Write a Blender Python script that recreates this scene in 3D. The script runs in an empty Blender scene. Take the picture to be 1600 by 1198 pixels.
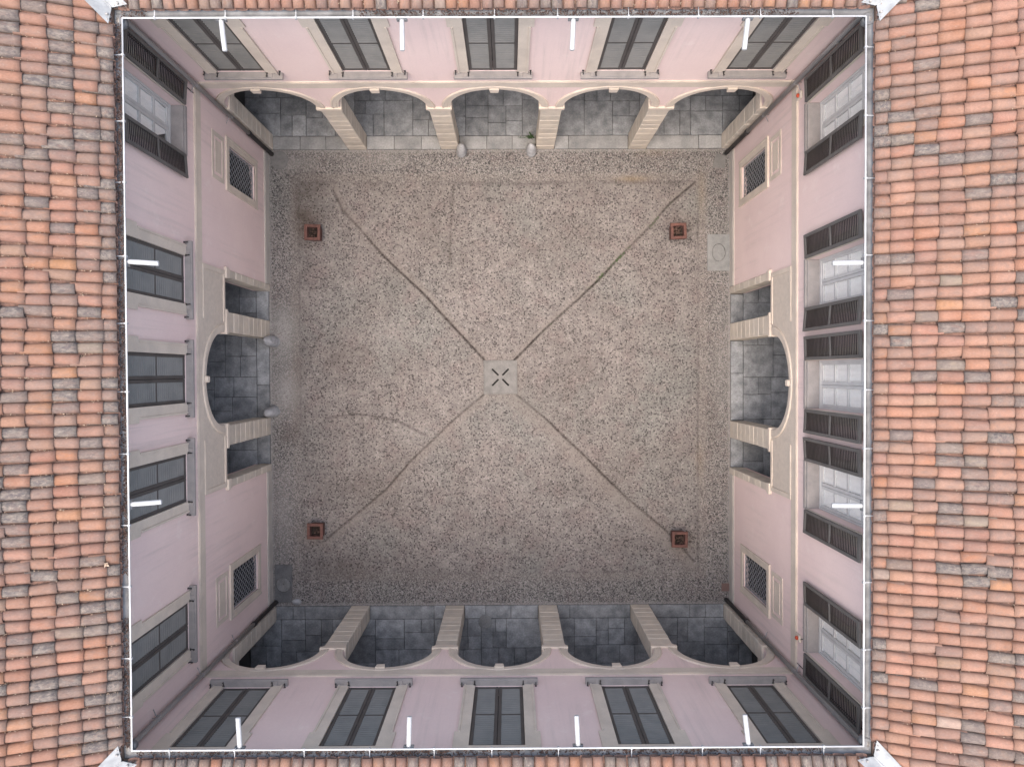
import bpy, bmesh, math, random
import numpy as np
from mathutils import Vector, Matrix, noise
from mathutils.geometry import tessellate_polygon

random.seed(11)
rng = np.random.default_rng(5)
R = math.radians
scene = bpy.context.scene

# ------------------------------------------------------------------ camera
# drone shot, almost straight down; 24 mm equivalent
cam_d = bpy.data.cameras.new('camera')
cam = bpy.data.objects.new('camera', cam_d)
scene.collection.objects.link(cam)
cam_d.sensor_width = 36.0
cam_d.lens = 36.0 * 1110.0 / 1600.0
cam_d.clip_end = 500
cam.matrix_world = (Matrix.Translation((0, 0, 19.6)) @ Matrix.Rotation(R(-0.25), 4, 'Z')
                    @ Matrix.Rotation(-math.atan(4 / 1110), 4, 'Y') @ Matrix.Rotation(-math.atan(18 / 1110), 4, 'X'))
scene.camera = cam

# ------------------------------------------------------------------ sky, sun, exposure
SUN_EL, SUN_AZ = 77.0, 212.0          # compass azimuth, clockwise from +Y; light comes from the lower left
world = bpy.data.worlds.new('World'); scene.world = world; world.use_nodes = True
wn = world.node_tree
bg = wn.nodes['Background']
sky = wn.nodes.new('ShaderNodeTexSky'); sky.sky_type = 'NISHITA'; sky.sun_disc = False
sky.sun_elevation = R(SUN_EL); sky.sun_rotation = R(SUN_AZ)
sky.air_density = 1.4; sky.dust_density = 5.8; sky.ozone_density = 0.4
wn.links.new(sky.outputs[0], bg.inputs[0]); bg.inputs[1].default_value = 0.15
sun_d = bpy.data.lights.new('sun', 'SUN'); sun = bpy.data.objects.new('sun', sun_d)
scene.collection.objects.link(sun)
sun_d.energy = 0.6; sun_d.angle = R(90); sun_d.color = (1.0, 0.93, 0.84)
sd = Vector((math.sin(R(SUN_AZ)) * math.cos(R(SUN_EL)), math.cos(R(SUN_AZ)) * math.cos(R(SUN_EL)), math.sin(R(SUN_EL))))
sun.rotation_euler = sd.to_track_quat('Z', 'Y').to_euler()
sun.location = (0, 0, 30)
scene.view_settings.view_transform = 'Standard'
scene.view_settings.look = 'None'
scene.view_settings.exposure = 1.6
scene.view_settings.gamma = 1.0
scene.view_settings.use_curve_mapping = False
scene.render.engine = 'CYCLES'
scene.cycles.max_bounces = 8
scene.cycles.diffuse_bounces = 5

# ------------------------------------------------------------------ measured layout (metres)
YN, YS, XW, XE = 6.1, -6.45, -6.6, 6.1           # the four wall faces round the court
RIM = dict(W=-6.07, E=5.66, N=5.59, S=-6.03)     # inner rim of the gutters
ZRIM, ZEAVE, SLOPE = 8.30, 8.31, 0.38
TW = 0.42                                        # wall thickness
ZW0, ZW1 = 5.10, 7.46                            # window opening

# ------------------------------------------------------------------ materials
def mk(name):
    m = bpy.data.materials.new(name); m.use_nodes = True
    nt = m.node_tree; nt.nodes.clear()
    o = nt.nodes.new('ShaderNodeOutputMaterial'); b = nt.nodes.new('ShaderNodeBsdfPrincipled')
    nt.links.new(b.outputs[0], o.inputs[0])
    return m, nt, b
class NT:
    def __init__(s, nt): s.nt = nt
    def n(s, t, **k):
        x = s.nt.nodes.new(t)
        for a, v in k.items(): setattr(x, a, v)
        return x
    def l(s, a, b): s.nt.links.new(a, b)
    def noise(s, vec, scale, detail=5, rough=0.55):
        x = s.n('ShaderNodeTexNoise'); x.inputs['Scale'].default_value = scale
        x.inputs['Detail'].default_value = detail; x.inputs['Roughness'].default_value = rough
        if vec is not None: s.l(vec, x.inputs['Vector'])
        return x.outputs['Fac']
    def ramp(s, fac, a, b, va=0.0, vb=1.0):
        x = s.n('ShaderNodeMapRange'); x.inputs[1].default_value = a; x.inputs[2].default_value = b
        x.inputs[3].default_value = va; x.inputs[4].default_value = vb; s.l(fac, x.inputs[0]); return x.outputs[0]
    def mix(s, fac, a, b, mode='MIX'):
        x = s.n('ShaderNodeMix', data_type='RGBA', blend_type=mode)
        for i, v in ((0, fac), (6, a), (7, b)):
            if isinstance(v, (int, float)): x.inputs[i].default_value = v
            elif isinstance(v, (tuple, list)): x.inputs[i].default_value = (*v[:3], 1)
            else: s.l(v, x.inputs[i])
        return x.outputs[2]
    def math(s, op, a, b=None):
        x = s.n('ShaderNodeMath', operation=op)
        for i, v in ((0, a), (1, b)):
            if v is None: continue
            if isinstance(v, (int, float)): x.inputs[i].default_value = v
            else: s.l(v, x.inputs[i])
        return x.outputs[0]
    def pos(s, scale=(1, 1, 1)):
        g = s.n('ShaderNodeNewGeometry')
        if scale == (1, 1, 1): return g.outputs['Position']
        m = s.n('ShaderNodeMapping'); m.inputs['Scale'].default_value = scale
        s.l(g.outputs['Position'], m.inputs['Vector']); return m.outputs[0]
    def bump(s, h, b, strength=0.3, dist=0.01):
        x = s.n('ShaderNodeBump'); x.inputs['Strength'].default_value = strength; x.inputs['Distance'].default_value = dist
        s.l(h, x.inputs['Height']); s.l(x.outputs[0], b.inputs['Normal'])

def simple(name, col, col2=None, scale=2.5, lo=0.4, hi=0.65, rough=0.85, bscale=60, bstr=0.25, bdist=0.004,
           rand=0.0, metallic=0.0, pscale=(1, 1, 1), fine=0.12, spec=0.3):
    m, nt, b = mk(name); q = NT(nt)
    p = q.pos(pscale)
    col2 = col2 or tuple(c * 0.8 for c in col)
    c = q.mix(q.ramp(q.noise(p, scale), lo, hi), col, col2)
    f = q.noise(q.pos(), bscale, 4, 0.65)
    v = q.ramp(f, 0.3, 0.7, 1 - fine, 1 + fine)
    if rand:
        oi = q.n('ShaderNodeObjectInfo')
        v = q.math('MULTIPLY', v, q.ramp(oi.outputs['Random'], 0, 1, 1 - rand, 1 + rand))
    cm = q.n('ShaderNodeVectorMath', operation='SCALE'); q.l(c, cm.inputs[0]); q.l(v, cm.inputs['Scale'])
    q.l(cm.outputs[0], b.inputs['Base Color'])
    b.inputs['Roughness'].default_value = rough; b.inputs['Metallic'].default_value = metallic
    b.inputs['Specular IOR Level'].default_value = spec
    q.bump(f, b, bstr, bdist)
    return m

def tile_mat(name, use_object):
    m, nt, b = mk(name); q = NT(nt)
    if use_object:
        oi = q.n('ShaderNodeObjectInfo'); col, alp = oi.outputs['Color'], oi.outputs['Alpha']
    else:
        at = q.n('ShaderNodeAttribute', attribute_name='tc'); col, alp = at.outputs['Color'], at.outputs['Alpha']
    if use_object:      # streaks run along the tile, another piece of the pattern on each tile
        tc = q.n('ShaderNodeTexCoord'); mp = q.n('ShaderNodeMapping'); mp.inputs['Scale'].default_value = (1.0, 0.45, 1.0); q.l(tc.outputs['Object'], mp.inputs['Vector'])
        of = q.n('ShaderNodeVectorMath', operation='ADD'); q.l(mp.outputs[0], of.inputs[0]); q.l(q.math('MULTIPLY', oi.outputs['Random'], 90.0), of.inputs[1]); p = of.outputs[0]
    else: p = q.pos()
    n1 = q.noise(p, 13, 6, 0.6); n2 = q.noise(p, 60, 5, 0.7); n3 = q.noise(q.pos(), 3.2, 4)
    # weather: alpha pushes the threshold of the dirt
    thr = q.math('ADD', q.math('MULTIPLY', n1, 0.68), q.math('MULTIPLY', n2, 0.32))
    w = q.ramp(q.math('ADD', thr, q.math('MULTIPLY', alp, 0.34)), 0.54, 0.80)
    c = q.mix(q.ramp(n3, 0.35, 0.7, 0, 0.45), col, (0.27, 0.172, 0.135))
    c = q.mix(q.math('MULTIPLY', w, 0.72), c, (0.135, 0.100, 0.088))
    # lichen crust on the oldest tiles: blotches of slate grey and pale grey
    lm = q.ramp(alp, 0.45, 0.95); mt = q.ramp(q.noise(p, 20, 7, 0.72), 0.40, 0.64)
    li = q.mix(mt, (0.078, 0.069, 0.070), (0.185, 0.160, 0.138))
    c = q.mix(q.math('MULTIPLY', lm, q.ramp(n1, 0.30, 0.52, 0.25, 0.95)), c, li)
    pl = q.ramp(q.math('ADD', q.noise(p, 30, 5, 0.7), q.math('MULTIPLY', alp, 0.08)), 0.66, 0.78)
    c = q.mix(q.math('MULTIPLY', pl, 0.5), c, (0.30, 0.245, 0.20))
    v = q.ramp(n2, 0.3, 0.7, 0.80, 1.16)
    cm = q.n('ShaderNodeVectorMath', operation='SCALE'); q.l(c, cm.inputs[0]); q.l(v, cm.inputs['Scale'])
    q.l(cm.outputs[0], b.inputs['Base Color']); b.inputs['Roughness'].default_value = 0.85
    b.inputs['Specular IOR Level'].default_value = 0.25
    q.bump(q.math('ADD', n1, n2), b, 0.35, 0.006)
    return m

def ground_mat():
    m, nt, b = mk('pebble_paving'); q = NT(nt)
    at = q.n('ShaderNodeAttribute', attribute_name='ga'); sep = q.n('ShaderNodeSeparateColor'); q.l(at.outputs['Color'], sep.inputs[0])
    border, strip, crack = sep.outputs[0], sep.outputs[1], sep.outputs[2]
    at2 = q.n('ShaderNodeAttribute', attribute_name='gb'); sep2 = q.n('ShaderNodeSeparateColor'); q.l(at2.outputs['Color'], sep2.inputs[0])
    stain, pale, ochre = sep2.outputs[0], sep2.outputs[1], sep2.outputs[2]
    p = q.pos((1, 1, 0.001))
    def vor(scale):
        v = q.n('ShaderNodeTexVoronoi'); v.inputs['Scale'].default_value = scale; q.l(p, v.inputs['Vector'])
        s = q.n('ShaderNodeSeparateColor'); q.l(v.outputs['Color'], s.inputs[0])
        return v.outputs['Distance'], s.outputs[0], s.outputs[1]
    dA, rA, gA = vor(28.0)      # centre: coarser stones
    dB, rB, gB = vor(40.0)      # border: finer, more contrast
    n1 = q.noise(p, 0.8, 5); n2 = q.noise(p, 2.6, 7, 0.65); n3 = q.noise(p, 90, 3); n4 = q.noise(p, 0.35, 3)
    base = q.mix(q.ramp(n2, 0.35, 0.65), (0.390, 0.352, 0.335), (0.280, 0.256, 0.246))
    base = q.mix(q.ramp(n1, 0.42, 0.66, 0, 0.6), base, (0.250, 0.222, 0.208))
    base = q.mix(q.ramp(n4, 0.48, 0.66, 0, 0.45), base, (0.29, 0.302, 0.288))
    base = q.mix(q.ramp(q.noise(p, 1.6, 4), 0.52, 0.66, 0, 0.5), base, (0.345, 0.285, 0.275))
    sv = q.n('ShaderNodeVectorMath', operation='SCALE'); q.l(base, sv.inputs[0]); q.l(q.ramp(gA, 0.0, 1.0, 0.84, 1.14), sv.inputs['Scale']); base = sv.outputs[0]
    dk = q.ramp(q.math('ADD', rA, q.math('MULTIPLY', q.ramp(n2, 0.3, 0.7), 0.22)), 0.82, 0.88)
    core = q.ramp(dA, 0.15, 0.75, 1.0, 0.25)
    cA = q.mix(q.math('MULTIPLY', q.math('MULTIPLY', dk, core), 0.97), base, (0.040, 0.036, 0.038))
    cA = q.mix(q.math('MULTIPLY', q.ramp(gA, 0.91, 0.95), 0.28), cA, (0.58, 0.54, 0.52))
    cB = q.mix(q.math('MULTIPLY', q.ramp(rB, 0.62, 0.70), 0.82), base, (0.070, 0.072, 0.072))
    cB = q.mix(q.math('MULTIPLY', q.ramp(gB, 0.74, 0.80), 0.58), cB, (0.58, 0.55, 0.53))
    c = q.mix(border, cA, cB)
    c = q.mix(q.math('MULTIPLY', strip, 0.48), c, (0.350, 0.305, 0.280))
    c = q.mix(q.math('MULTIPLY', pale, q.ramp(q.math('ADD', rB, q.math('MULTIPLY', n2, 0.6)), 0.45, 0.9)), c, (0.52, 0.50, 0.48))
    c = q.mix(q.math('MULTIPLY', ochre, 0.5), c, (0.40, 0.29, 0.16))
    c = q.mix(q.math('MULTIPLY', stain, q.ramp(n2, 0.3, 0.7, 0.35, 1.0)), c, (0.115, 0.086, 0.070))
    c = q.mix(q.math('MULTIPLY', crack, q.ramp(q.noise(p, 12, 4), 0.3, 0.6, 0.45, 1.0)), c, (0.040, 0.032, 0.028))
    v = q.ramp(n3, 0.3, 0.7, 0.41, 0.58)
    cm = q.n('ShaderNodeVectorMath', operation='SCALE'); q.l(c, cm.inputs[0]); q.l(v, cm.inputs['Scale'])
    q.l(cm.outputs[0], b.inputs['Base Color']); b.inputs['Roughness'].default_value = 0.9
    b.inputs['Specular IOR Level'].default_value = 0.2
    h = q.math('MULTIPLY', q.ramp(dA, 0.0, 0.7, 1.0, 0.0), q.math('SUBTRACT', 1.0, strip))
    q.bump(h, b, 0.5, 0.012)
    return m

def glass_mat():
    m, nt, b = mk('window_glass'); q = NT(nt)
    nt.nodes.remove(b)
    o = [x for x in nt.nodes if x.type == 'OUTPUT_MATERIAL'][0]
    t = q.n('ShaderNodeBsdfTransparent'); t.inputs[0].default_value = (0.985, 0.99, 0.99, 1)
    g = q.n('ShaderNodeBsdfGlossy'); g.inputs['Roughness'].default_value = 0.02
    lw = q.n('ShaderNodeLayerWeight'); lw.inputs[0].default_value = 0.5
    fr = q.math('MULTIPLY', q.math('POWER', lw.outputs['Facing'], 5.0), 0.9)
    mx = q.n('ShaderNodeMixShader'); q.l(q.math('ADD', fr, 0.03), mx.inputs[0])
    q.l(t.outputs[0], mx.inputs[1]); q.l(g.outputs[0], mx.inputs[2]); q.l(mx.outputs[0], o.inputs[0])
    return m

def plaster(name, col, col2):
    m, nt, b = mk(name); q = NT(nt)
    p = q.pos()
    c = q.mix(q.ramp(q.noise(p, 0.55, 5, 0.6), 0.35, 0.65), col, col2)
    st = q.noise(q.pos((9, 9, 0.35)), 1.0, 5, 0.65)                      # rain streaks
    area = q.ramp(q.noise(q.pos((0.7, 0.7, 0.45)), 1.0, 3), 0.40, 0.62)  # only here and there
    c = q.mix(q.math('MULTIPLY', q.math('MULTIPLY', q.ramp(st, 0.48, 0.68), area), 0.38), c, (0.42, 0.355, 0.325))
    pt = q.ramp(q.noise(p, 2.3, 7, 0.7), 0.58, 0.68)                      # faded and patched areas
    c = q.mix(q.math('MULTIPLY', pt, 0.24), c, (0.78, 0.70, 0.64))
    f = q.noise(p, 34, 5, 0.7)
    v = q.ramp(f, 0.3, 0.7, 0.965, 1.03)
    cm = q.n('ShaderNodeVectorMath', operation='SCALE'); q.l(c, cm.inputs[0]); q.l(v, cm.inputs['Scale'])
    q.l(cm.outputs[0], b.inputs['Base Color']); b.inputs['Roughness'].default_value = 0.92; b.inputs['Specular IOR Level'].default_value = 0.2
    q.bump(q.math('ADD', f, q.noise(p, 6, 4)), b, 0.22, 0.006)
    return m

MT = dict(
    pink=plaster('pink_plaster', (0.712, 0.562, 0.520), (0.662, 0.513, 0.482)),
    cream=simple('cream_stucco', (0.572, 0.492, 0.410), (0.490, 0.422, 0.355), scale=2.2, rough=0.9, bscale=40, bstr=0.2, fine=0.06),
    panel=simple('cream_relief_panel', (0.530, 0.458, 0.385), (0.485, 0.420, 0.355), scale=7, rough=0.9, bscale=18, bstr=0.5, bdist=0.012, fine=0.07),
    block=simple('limestone_block', (0.530, 0.465, 0.385), (0.455, 0.405, 0.345), scale=4, rough=0.9, bscale=50, bstr=0.3, rand=0.09, fine=0.07),
    plinth=simple('plinth_stucco', (0.43, 0.395, 0.355), (0.36, 0.335, 0.305), scale=2, rough=0.92, bscale=30, bstr=0.3, fine=0.08),
    sill=simple('grey_stone', (0.275, 0.250, 0.235), (0.230, 0.212, 0.202), scale=5, rough=0.85, fine=0.08, rand=0.06),
    slab=simple('paving_stone', (0.250, 0.256, 0.262), (0.135, 0.140, 0.147), scale=4.2, lo=0.32, hi=0.66, rough=0.75, bscale=26, bstr=0.45, bdist=0.008, rand=0.20, fine=0.2),
    threshold=simple('threshold_stone', (0.275, 0.272, 0.268), (0.185, 0.187, 0.188), scale=3, lo=0.35, hi=0.7, rough=0.8, bscale=22, bstr=0.35, bdist=0.006, rand=0.16, fine=0.14),
    drain=simple('drain_stone', (0.160, 0.154, 0.149), (0.125, 0.122, 0.119), scale=5, rough=0.85, fine=0.1, bscale=30),
    darkstone=simple('dark_stone', (0.115, 0.115, 0.118), (0.085, 0.085, 0.088), scale=4, rough=0.85, fine=0.15, bscale=30),
    darklid=simple('dark_lid', (0.165, 0.165, 0.165), (0.12, 0.12, 0.12), scale=6, rough=0.85, fine=0.15, bscale=30),
    paleslab=simple('pale_stone', (0.205, 0.208, 0.205), (0.165, 0.168, 0.166), scale=5, rough=0.85, fine=0.1, bscale=30),
    joint=simple('joint_earth', (0.090, 0.088, 0.085), rough=0.95),
    guard=simple('granite', (0.33, 0.33, 0.335), (0.225, 0.225, 0.23), scale=7, rough=0.85, bscale=45, bstr=0.5, fine=0.12, rand=0.08),
    slat=simple('shutter_slat_paint', (0.170, 0.163, 0.150), (0.142, 0.138, 0.128), scale=3, rough=0.6, bstr=0.05, fine=0.05, rand=0.05),
    frame=simple('shutter_frame_paint', (0.080, 0.071, 0.066), (0.064, 0.057, 0.053), scale=3, rough=0.6, bstr=0.05, fine=0.05),
    frame_open=simple('shutter_open_frame', (0.120, 0.112, 0.104), (0.098, 0.091, 0.085), scale=3, rough=0.6, bstr=0.05, fine=0.06),  # open leaves get a lighter frame colour than closed ones
    slat_shaded=simple('shutter_open_slat_shaded', (0.085, 0.073, 0.070), (0.066, 0.058, 0.056), scale=3, rough=0.65, bstr=0.05, fine=0.06),  # open slats: darker copy of the slat colour, louvre shade painted in
    shade_fill=simple('shade_black', (0.02, 0.02, 0.02), rough=0.9),  # near-black colour stands in for shade behind openings and under covers
    white=simple('casement_paint', (0.50, 0.49, 0.475), (0.45, 0.44, 0.43), scale=5, rough=0.55, bstr=0.05, fine=0.03),
    curtain=simple('curtain_cloth', (0.88, 0.85, 0.81), (0.83, 0.80, 0.77), scale=1, rough=0.95, bscale=8, bstr=0.2, bdist=0.02, fine=0.04, pscale=(6, 6, 0.6)),
    zinc=simple('zinc_sheet', (0.185, 0.192, 0.205), (0.085, 0.088, 0.094), scale=4, lo=0.35, hi=0.7, rough=0.5, metallic=0.15, bstr=0.1, fine=0.1),
    rim=simple('white_bead', (0.56, 0.57, 0.58), (0.40, 0.41, 0.42), scale=1.5, rough=0.35, bstr=0.0, fine=0.02),
    zinc_l=simple('bracket_metal', (0.33, 0.34, 0.355), rough=0.5, bstr=0.0),
    flash=simple('valley_sheet', (0.31, 0.325, 0.335), (0.23, 0.24, 0.25), scale=6, rough=0.4, bstr=0.1, fine=0.05),
    pipe=simple('downpipe_metal', (0.33, 0.315, 0.305), (0.25, 0.245, 0.24), scale=2, rough=0.5, metallic=0.3, bstr=0.05, fine=0.06, pscale=(3, 3, 0.5)),
    iron=simple('black_iron', (0.020, 0.019, 0.019), (0.032, 0.028, 0.026), scale=8, rough=0.5, bstr=0.2, fine=0.1),
    grille=simple('wrought_iron', (0.24, 0.24, 0.25), (0.17, 0.17, 0.175), scale=15, rough=0.55, bstr=0.1, fine=0.1),
    rod=simple('white_tube', (0.37, 0.38, 0.39), (0.34, 0.35, 0.36), rough=0.4, bstr=0.0, fine=0.02),
    terra=simple('terracotta', (0.118, 0.056, 0.046), (0.082, 0.042, 0.036), scale=9, rough=0.85, bscale=50, bstr=0.3, fine=0.12, rand=0.14),
    soil=simple('soil', (0.018, 0.013, 0.011), (0.030, 0.020, 0.016), scale=20, rough=0.95, bscale=40, bstr=0.9, bdist=0.02, fine=0.3),
    twig=simple('dead_twigs', (0.085, 0.052, 0.042), (0.05, 0.032, 0.026), rough=0.9),
    litter=simple('dead_leaves', (0.085, 0.052, 0.043), (0.035, 0.023, 0.020), scale=40, rough=0.9, fine=0.35, bscale=90),
    bits=simple('dry_leaf_bits', (0.36, 0.29, 0.22), (0.16, 0.10, 0.07), scale=30, rough=0.9, fine=0.3, bscale=80),
    moss=simple('moss', (0.050, 0.085, 0.030), (0.030, 0.050, 0.022), scale=20, rough=0.95, fine=0.3),
    leaf=simple('weed_leaf', (0.022, 0.046, 0.014), (0.03, 0.06, 0.02), scale=20, rough=0.7),
    inner=simple('inner_plaster', (0.52, 0.495, 0.465), (0.44, 0.42, 0.40), rough=0.95),
    deck=simple('roof_board', (0.075, 0.055, 0.045), rough=0.95),
    channel=simple('channel_tile_clay', (0.205, 0.118, 0.092), (0.105, 0.072, 0.062), scale=6, lo=0.35, hi=0.65, rough=0.9, fine=0.25, bscale=30),
    red=simple('red_lens', (0.45, 0.07, 0.03), rough=0.3, bstr=0.0),
    brown=simple('brown_cover', (0.135, 0.085, 0.075), rough=0.7, fine=0.15),
    tile=tile_mat('roof_tile_clay', True), tile_s=tile_mat('roof_tile_clay_far', False),
    ground=ground_mat(), glass=glass_mat())

# ------------------------------------------------------------------ mesh helpers
class MB:
    def __init__(s): s.v = []; s.f = []
    def add(s, vs, fs):
        n = len(s.v); s.v += [tuple(x) for x in vs]; s.f += [tuple(i + n for i in f) for f in fs]; return s
    def box(s, x0, x1, y0, y1, z0, z1):
        return s.add([(x0, y0, z0), (x1, y0, z0), (x1, y1, z0), (x0, y1, z0), (x0, y0, z1), (x1, y0, z1), (x1, y1, z1), (x0, y1, z1)],
                     [(3, 2, 1, 0), (4, 5, 6, 7), (0, 1, 5, 4), (1, 2, 6, 5), (2, 3, 7, 6), (3, 0, 4, 7)])
    def cbox(s, x0, x1, y0, y1, z0, z1, c=0.01):
        """box with chamfered edges"""
        lo, hi = (x0, y0, z0), (x1, y1, z1); V = {}; vs = []; fs = []
        def g(i, j, k, ax):
            key = (i, j, k, ax)
            if key not in V:
                p = [hi[a] if t else lo[a] for a, t in enumerate((i, j, k))]
                for a, t in enumerate((i, j, k)):
                    if a != ax: p[a] += -c if t else c
                V[key] = len(vs); vs.append(p)
            return V[key]
        def q(*l): fs.append(l)
        for t in (0, 1):
            a = [g(t, 0, 0, 0), g(t, 1, 0, 0), g(t, 1, 1, 0), g(t, 0, 1, 0)]; q(*(a if t else a[::-1]))
            a = [g(0, t, 0, 1), g(0, t, 1, 1), g(1, t, 1, 1), g(1, t, 0, 1)]; q(*(a if t else a[::-1]))
            a = [g(0, 0, t, 2), g(1, 0, t, 2), g(1, 1, t, 2), g(0, 1, t, 2)]; q(*(a if t else a[::-1]))
        for i in (0, 1):
            for j in (0, 1):
                a = [g(i, j, 0, 0), g(i, j, 0, 1), g(i, j, 1, 1), g(i, j, 1, 0)]; q(*(a if (i ^ j) == 0 else a[::-1]))
                a = [g(i, 0, j, 2), g(i, 0, j, 0), g(i, 1, j, 0), g(i, 1, j, 2)]; q(*(a if (i ^ j) == 0 else a[::-1]))
                a = [g(0, i, j, 1), g(0, i, j, 2), g(1, i, j, 2), g(1, i, j, 1)]; q(*(a if (i ^ j) == 0 else a[::-1]))
        for i in (0, 1):
            for j in (0, 1):
                for k in (0, 1):
                    a = [g(i, j, k, 0), g(i, j, k, 1), g(i, j, k, 2)]; q(*(a if (i ^ j ^ k) else a[::-1]))
        return s.add(vs, fs)
    def tube(s, pts, r, n=8, caps=True):
        pts = [Vector(p) for p in pts]; rings = []
        rr = r if isinstance(r, (list, tuple)) else [r] * len(pts)
        for i, p in enumerate(pts):
            t = (pts[min(i + 1, len(pts) - 1)] - pts[max(i - 1, 0)]).normalized()
            a = t.cross(Vector((0.13, 0.31, 0.94))) if abs(t.z) < 0.9 else t.cross(Vector((1, 0, 0)))
            a.normalize(); b = t.cross(a)
            rings.append([p + (a * math.cos(2 * math.pi * k / n) + b * math.sin(2 * math.pi * k / n)) * rr[i] for k in range(n)])
        vs = [v for ring in rings for v in ring]; fs = []
        for i in range(len(pts) - 1):
            for k in range(n):
                k2 = (k + 1) % n
                fs.append((i * n + k, i * n + k2, (i + 1) * n + k2, (i + 1) * n + k))
        if caps:
            fs.append(tuple(range(n))[::-1]); fs.append(tuple((len(pts) - 1) * n + k for k in range(n)))
        return s.add(vs, fs)
    def lathe(s, prof, n=16, cx=0, cy=0):
        vs = []; fs = []
        for r, z in prof:
            for k in range(n): vs.append((cx + r * math.cos(2 * math.pi * k / n), cy + r * math.sin(2 * math.pi * k / n), z))
        for i in range(len(prof) - 1):
            for k in range(n):
                k2 = (k + 1) % n; fs.append((i * n + k, i * n + k2, (i + 1) * n + k2, (i + 1) * n + k))
        fs.append(tuple((len(prof) - 1) * n + k for k in range(n)))
        return s.add(vs, fs)
    def plate(s, loops, y0, y1):
        """polygon with holes in the (x,z) plane, thickened from y0 (front) to y1"""
        vl = [[Vector((a, b, 0)) for a, b in lp] for lp in loops]
        tris = tessellate_polygon(vl)
        flat = [p for lp in loops for p in lp]; n = len(flat)
        vs = [(a, y0, b) for a, b in flat] + [(a, y1, b) for a, b in flat]; fs = []
        for t in tris:
            (ax, az), (bx, bz), (cx, cz) = (flat[i] for i in t)
            o = (bx - ax) * (cz - az) - (bz - az) * (cx - ax)
            t = tuple(t) if o > 0 else tuple(t)[::-1]
            fs.append(t); fs.append(tuple(i + n for i in t[::-1]))
        k = 0
        for lp in loops:
            m = len(lp)
            for i in range(m): fs.append((k + i, k + (i + 1) % m, k + (i + 1) % m + n, k + i + n))
            k += m
        return s.add(vs, fs)
    def mesh(s, name, mats, smooth=False, recalc=False):
        me = bpy.data.meshes.new(name); me.from_pydata(s.v, [], s.f)
        if recalc:
            bm = bmesh.new(); bm.from_mesh(me); bmesh.ops.recalc_face_normals(bm, faces=bm.faces[:]); bm.to_mesh(me); bm.free()
        for m in (mats if isinstance(mats, (list, tuple)) else [mats]): me.materials.append(MT[m])
        if smooth: me.polygons.foreach_set('use_smooth', [True] * len(me.polygons))
        me.update(); return me
    def build(s, name, mats, parent=None, smooth=False, recalc=False):
        return link(name, s.mesh(name, mats, smooth, recalc), parent)

def link(name, me, parent=None, loc=None, rot=None):
    o = bpy.data.objects.new(name, me); scene.collection.objects.link(o)
    if parent: o.parent = parent
    if loc: o.location = loc
    if rot: o.rotation_euler = rot
    return o
def tag(o, label, cat=None, group=None, kind=None):
    o['label'] = label
    if cat: o['category'] = cat
    if group: o['group'] = group
    if kind: o['kind'] = kind
    return o
def empty(name, loc, rz=0):
    o = bpy.data.objects.new(name, None); scene.collection.objects.link(o); o.location = loc; o.rotation_euler = (0, 0, rz)
    o.empty_display_size = 0.2; return o
def arc(cx, cz, rx, rz, n=20, rev=False):
    p = [(cx - rx * math.cos(math.pi * i / n), cz + rz * math.sin(math.pi * i / n)) for i in range(n + 1)]
    return p[::-1] if rev else p

# ------------------------------------------------------------------ ground of the court
def seg_dist(X, Y, pts):
    d = np.full(X.shape, 1e9); side = np.zeros(X.shape)
    for (ax, ay), (bx, by) in zip(pts[:-1], pts[1:]):
        vx, vy = bx - ax, by - ay; L = vx * vx + vy * vy
        t = np.clip(((X - ax) * vx + (Y - ay) * vy) / L, 0, 1)
        dx, dy = X - ax - t * vx, Y - ay - t * vy; dd = np.hypot(dx, dy)
        sg = np.sign(vx * dy - vy * dx); side = np.where(dd < d, sg, side); d = np.minimum(d, dd)
    return d, side
# the four joints run from the corners to the drain (metres)
J_NW = [(-4.85, 5.05), (-4.58, 4.45), (-3.45, 3.20), (-2.40, 2.22), (-0.69, 0.36)]
J_NE = [(5.12, 5.20), (4.42, 4.60), (3.97, 4.07), (2.92, 3.01), (1.94, 2.04), (0.97, 1.16), (0.14, 0.33)]
J_SW = [(-0.72, -0.64), (-1.69, -1.48), (-2.75, -2.46), (-3.46, -3.25), (-5.14, -4.66)]
J_SE = [(0.21, -0.64), (1.13, -1.40), (2.19, -2.45), (3.25, -3.52), (4.40, -4.48), (5.10, -5.28)]
DR = (-0.25, -0.145)
RECT = (-5.76, 5.21, -5.53, 5.20)     # x0,x1,y0,y1 of the inner field

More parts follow.
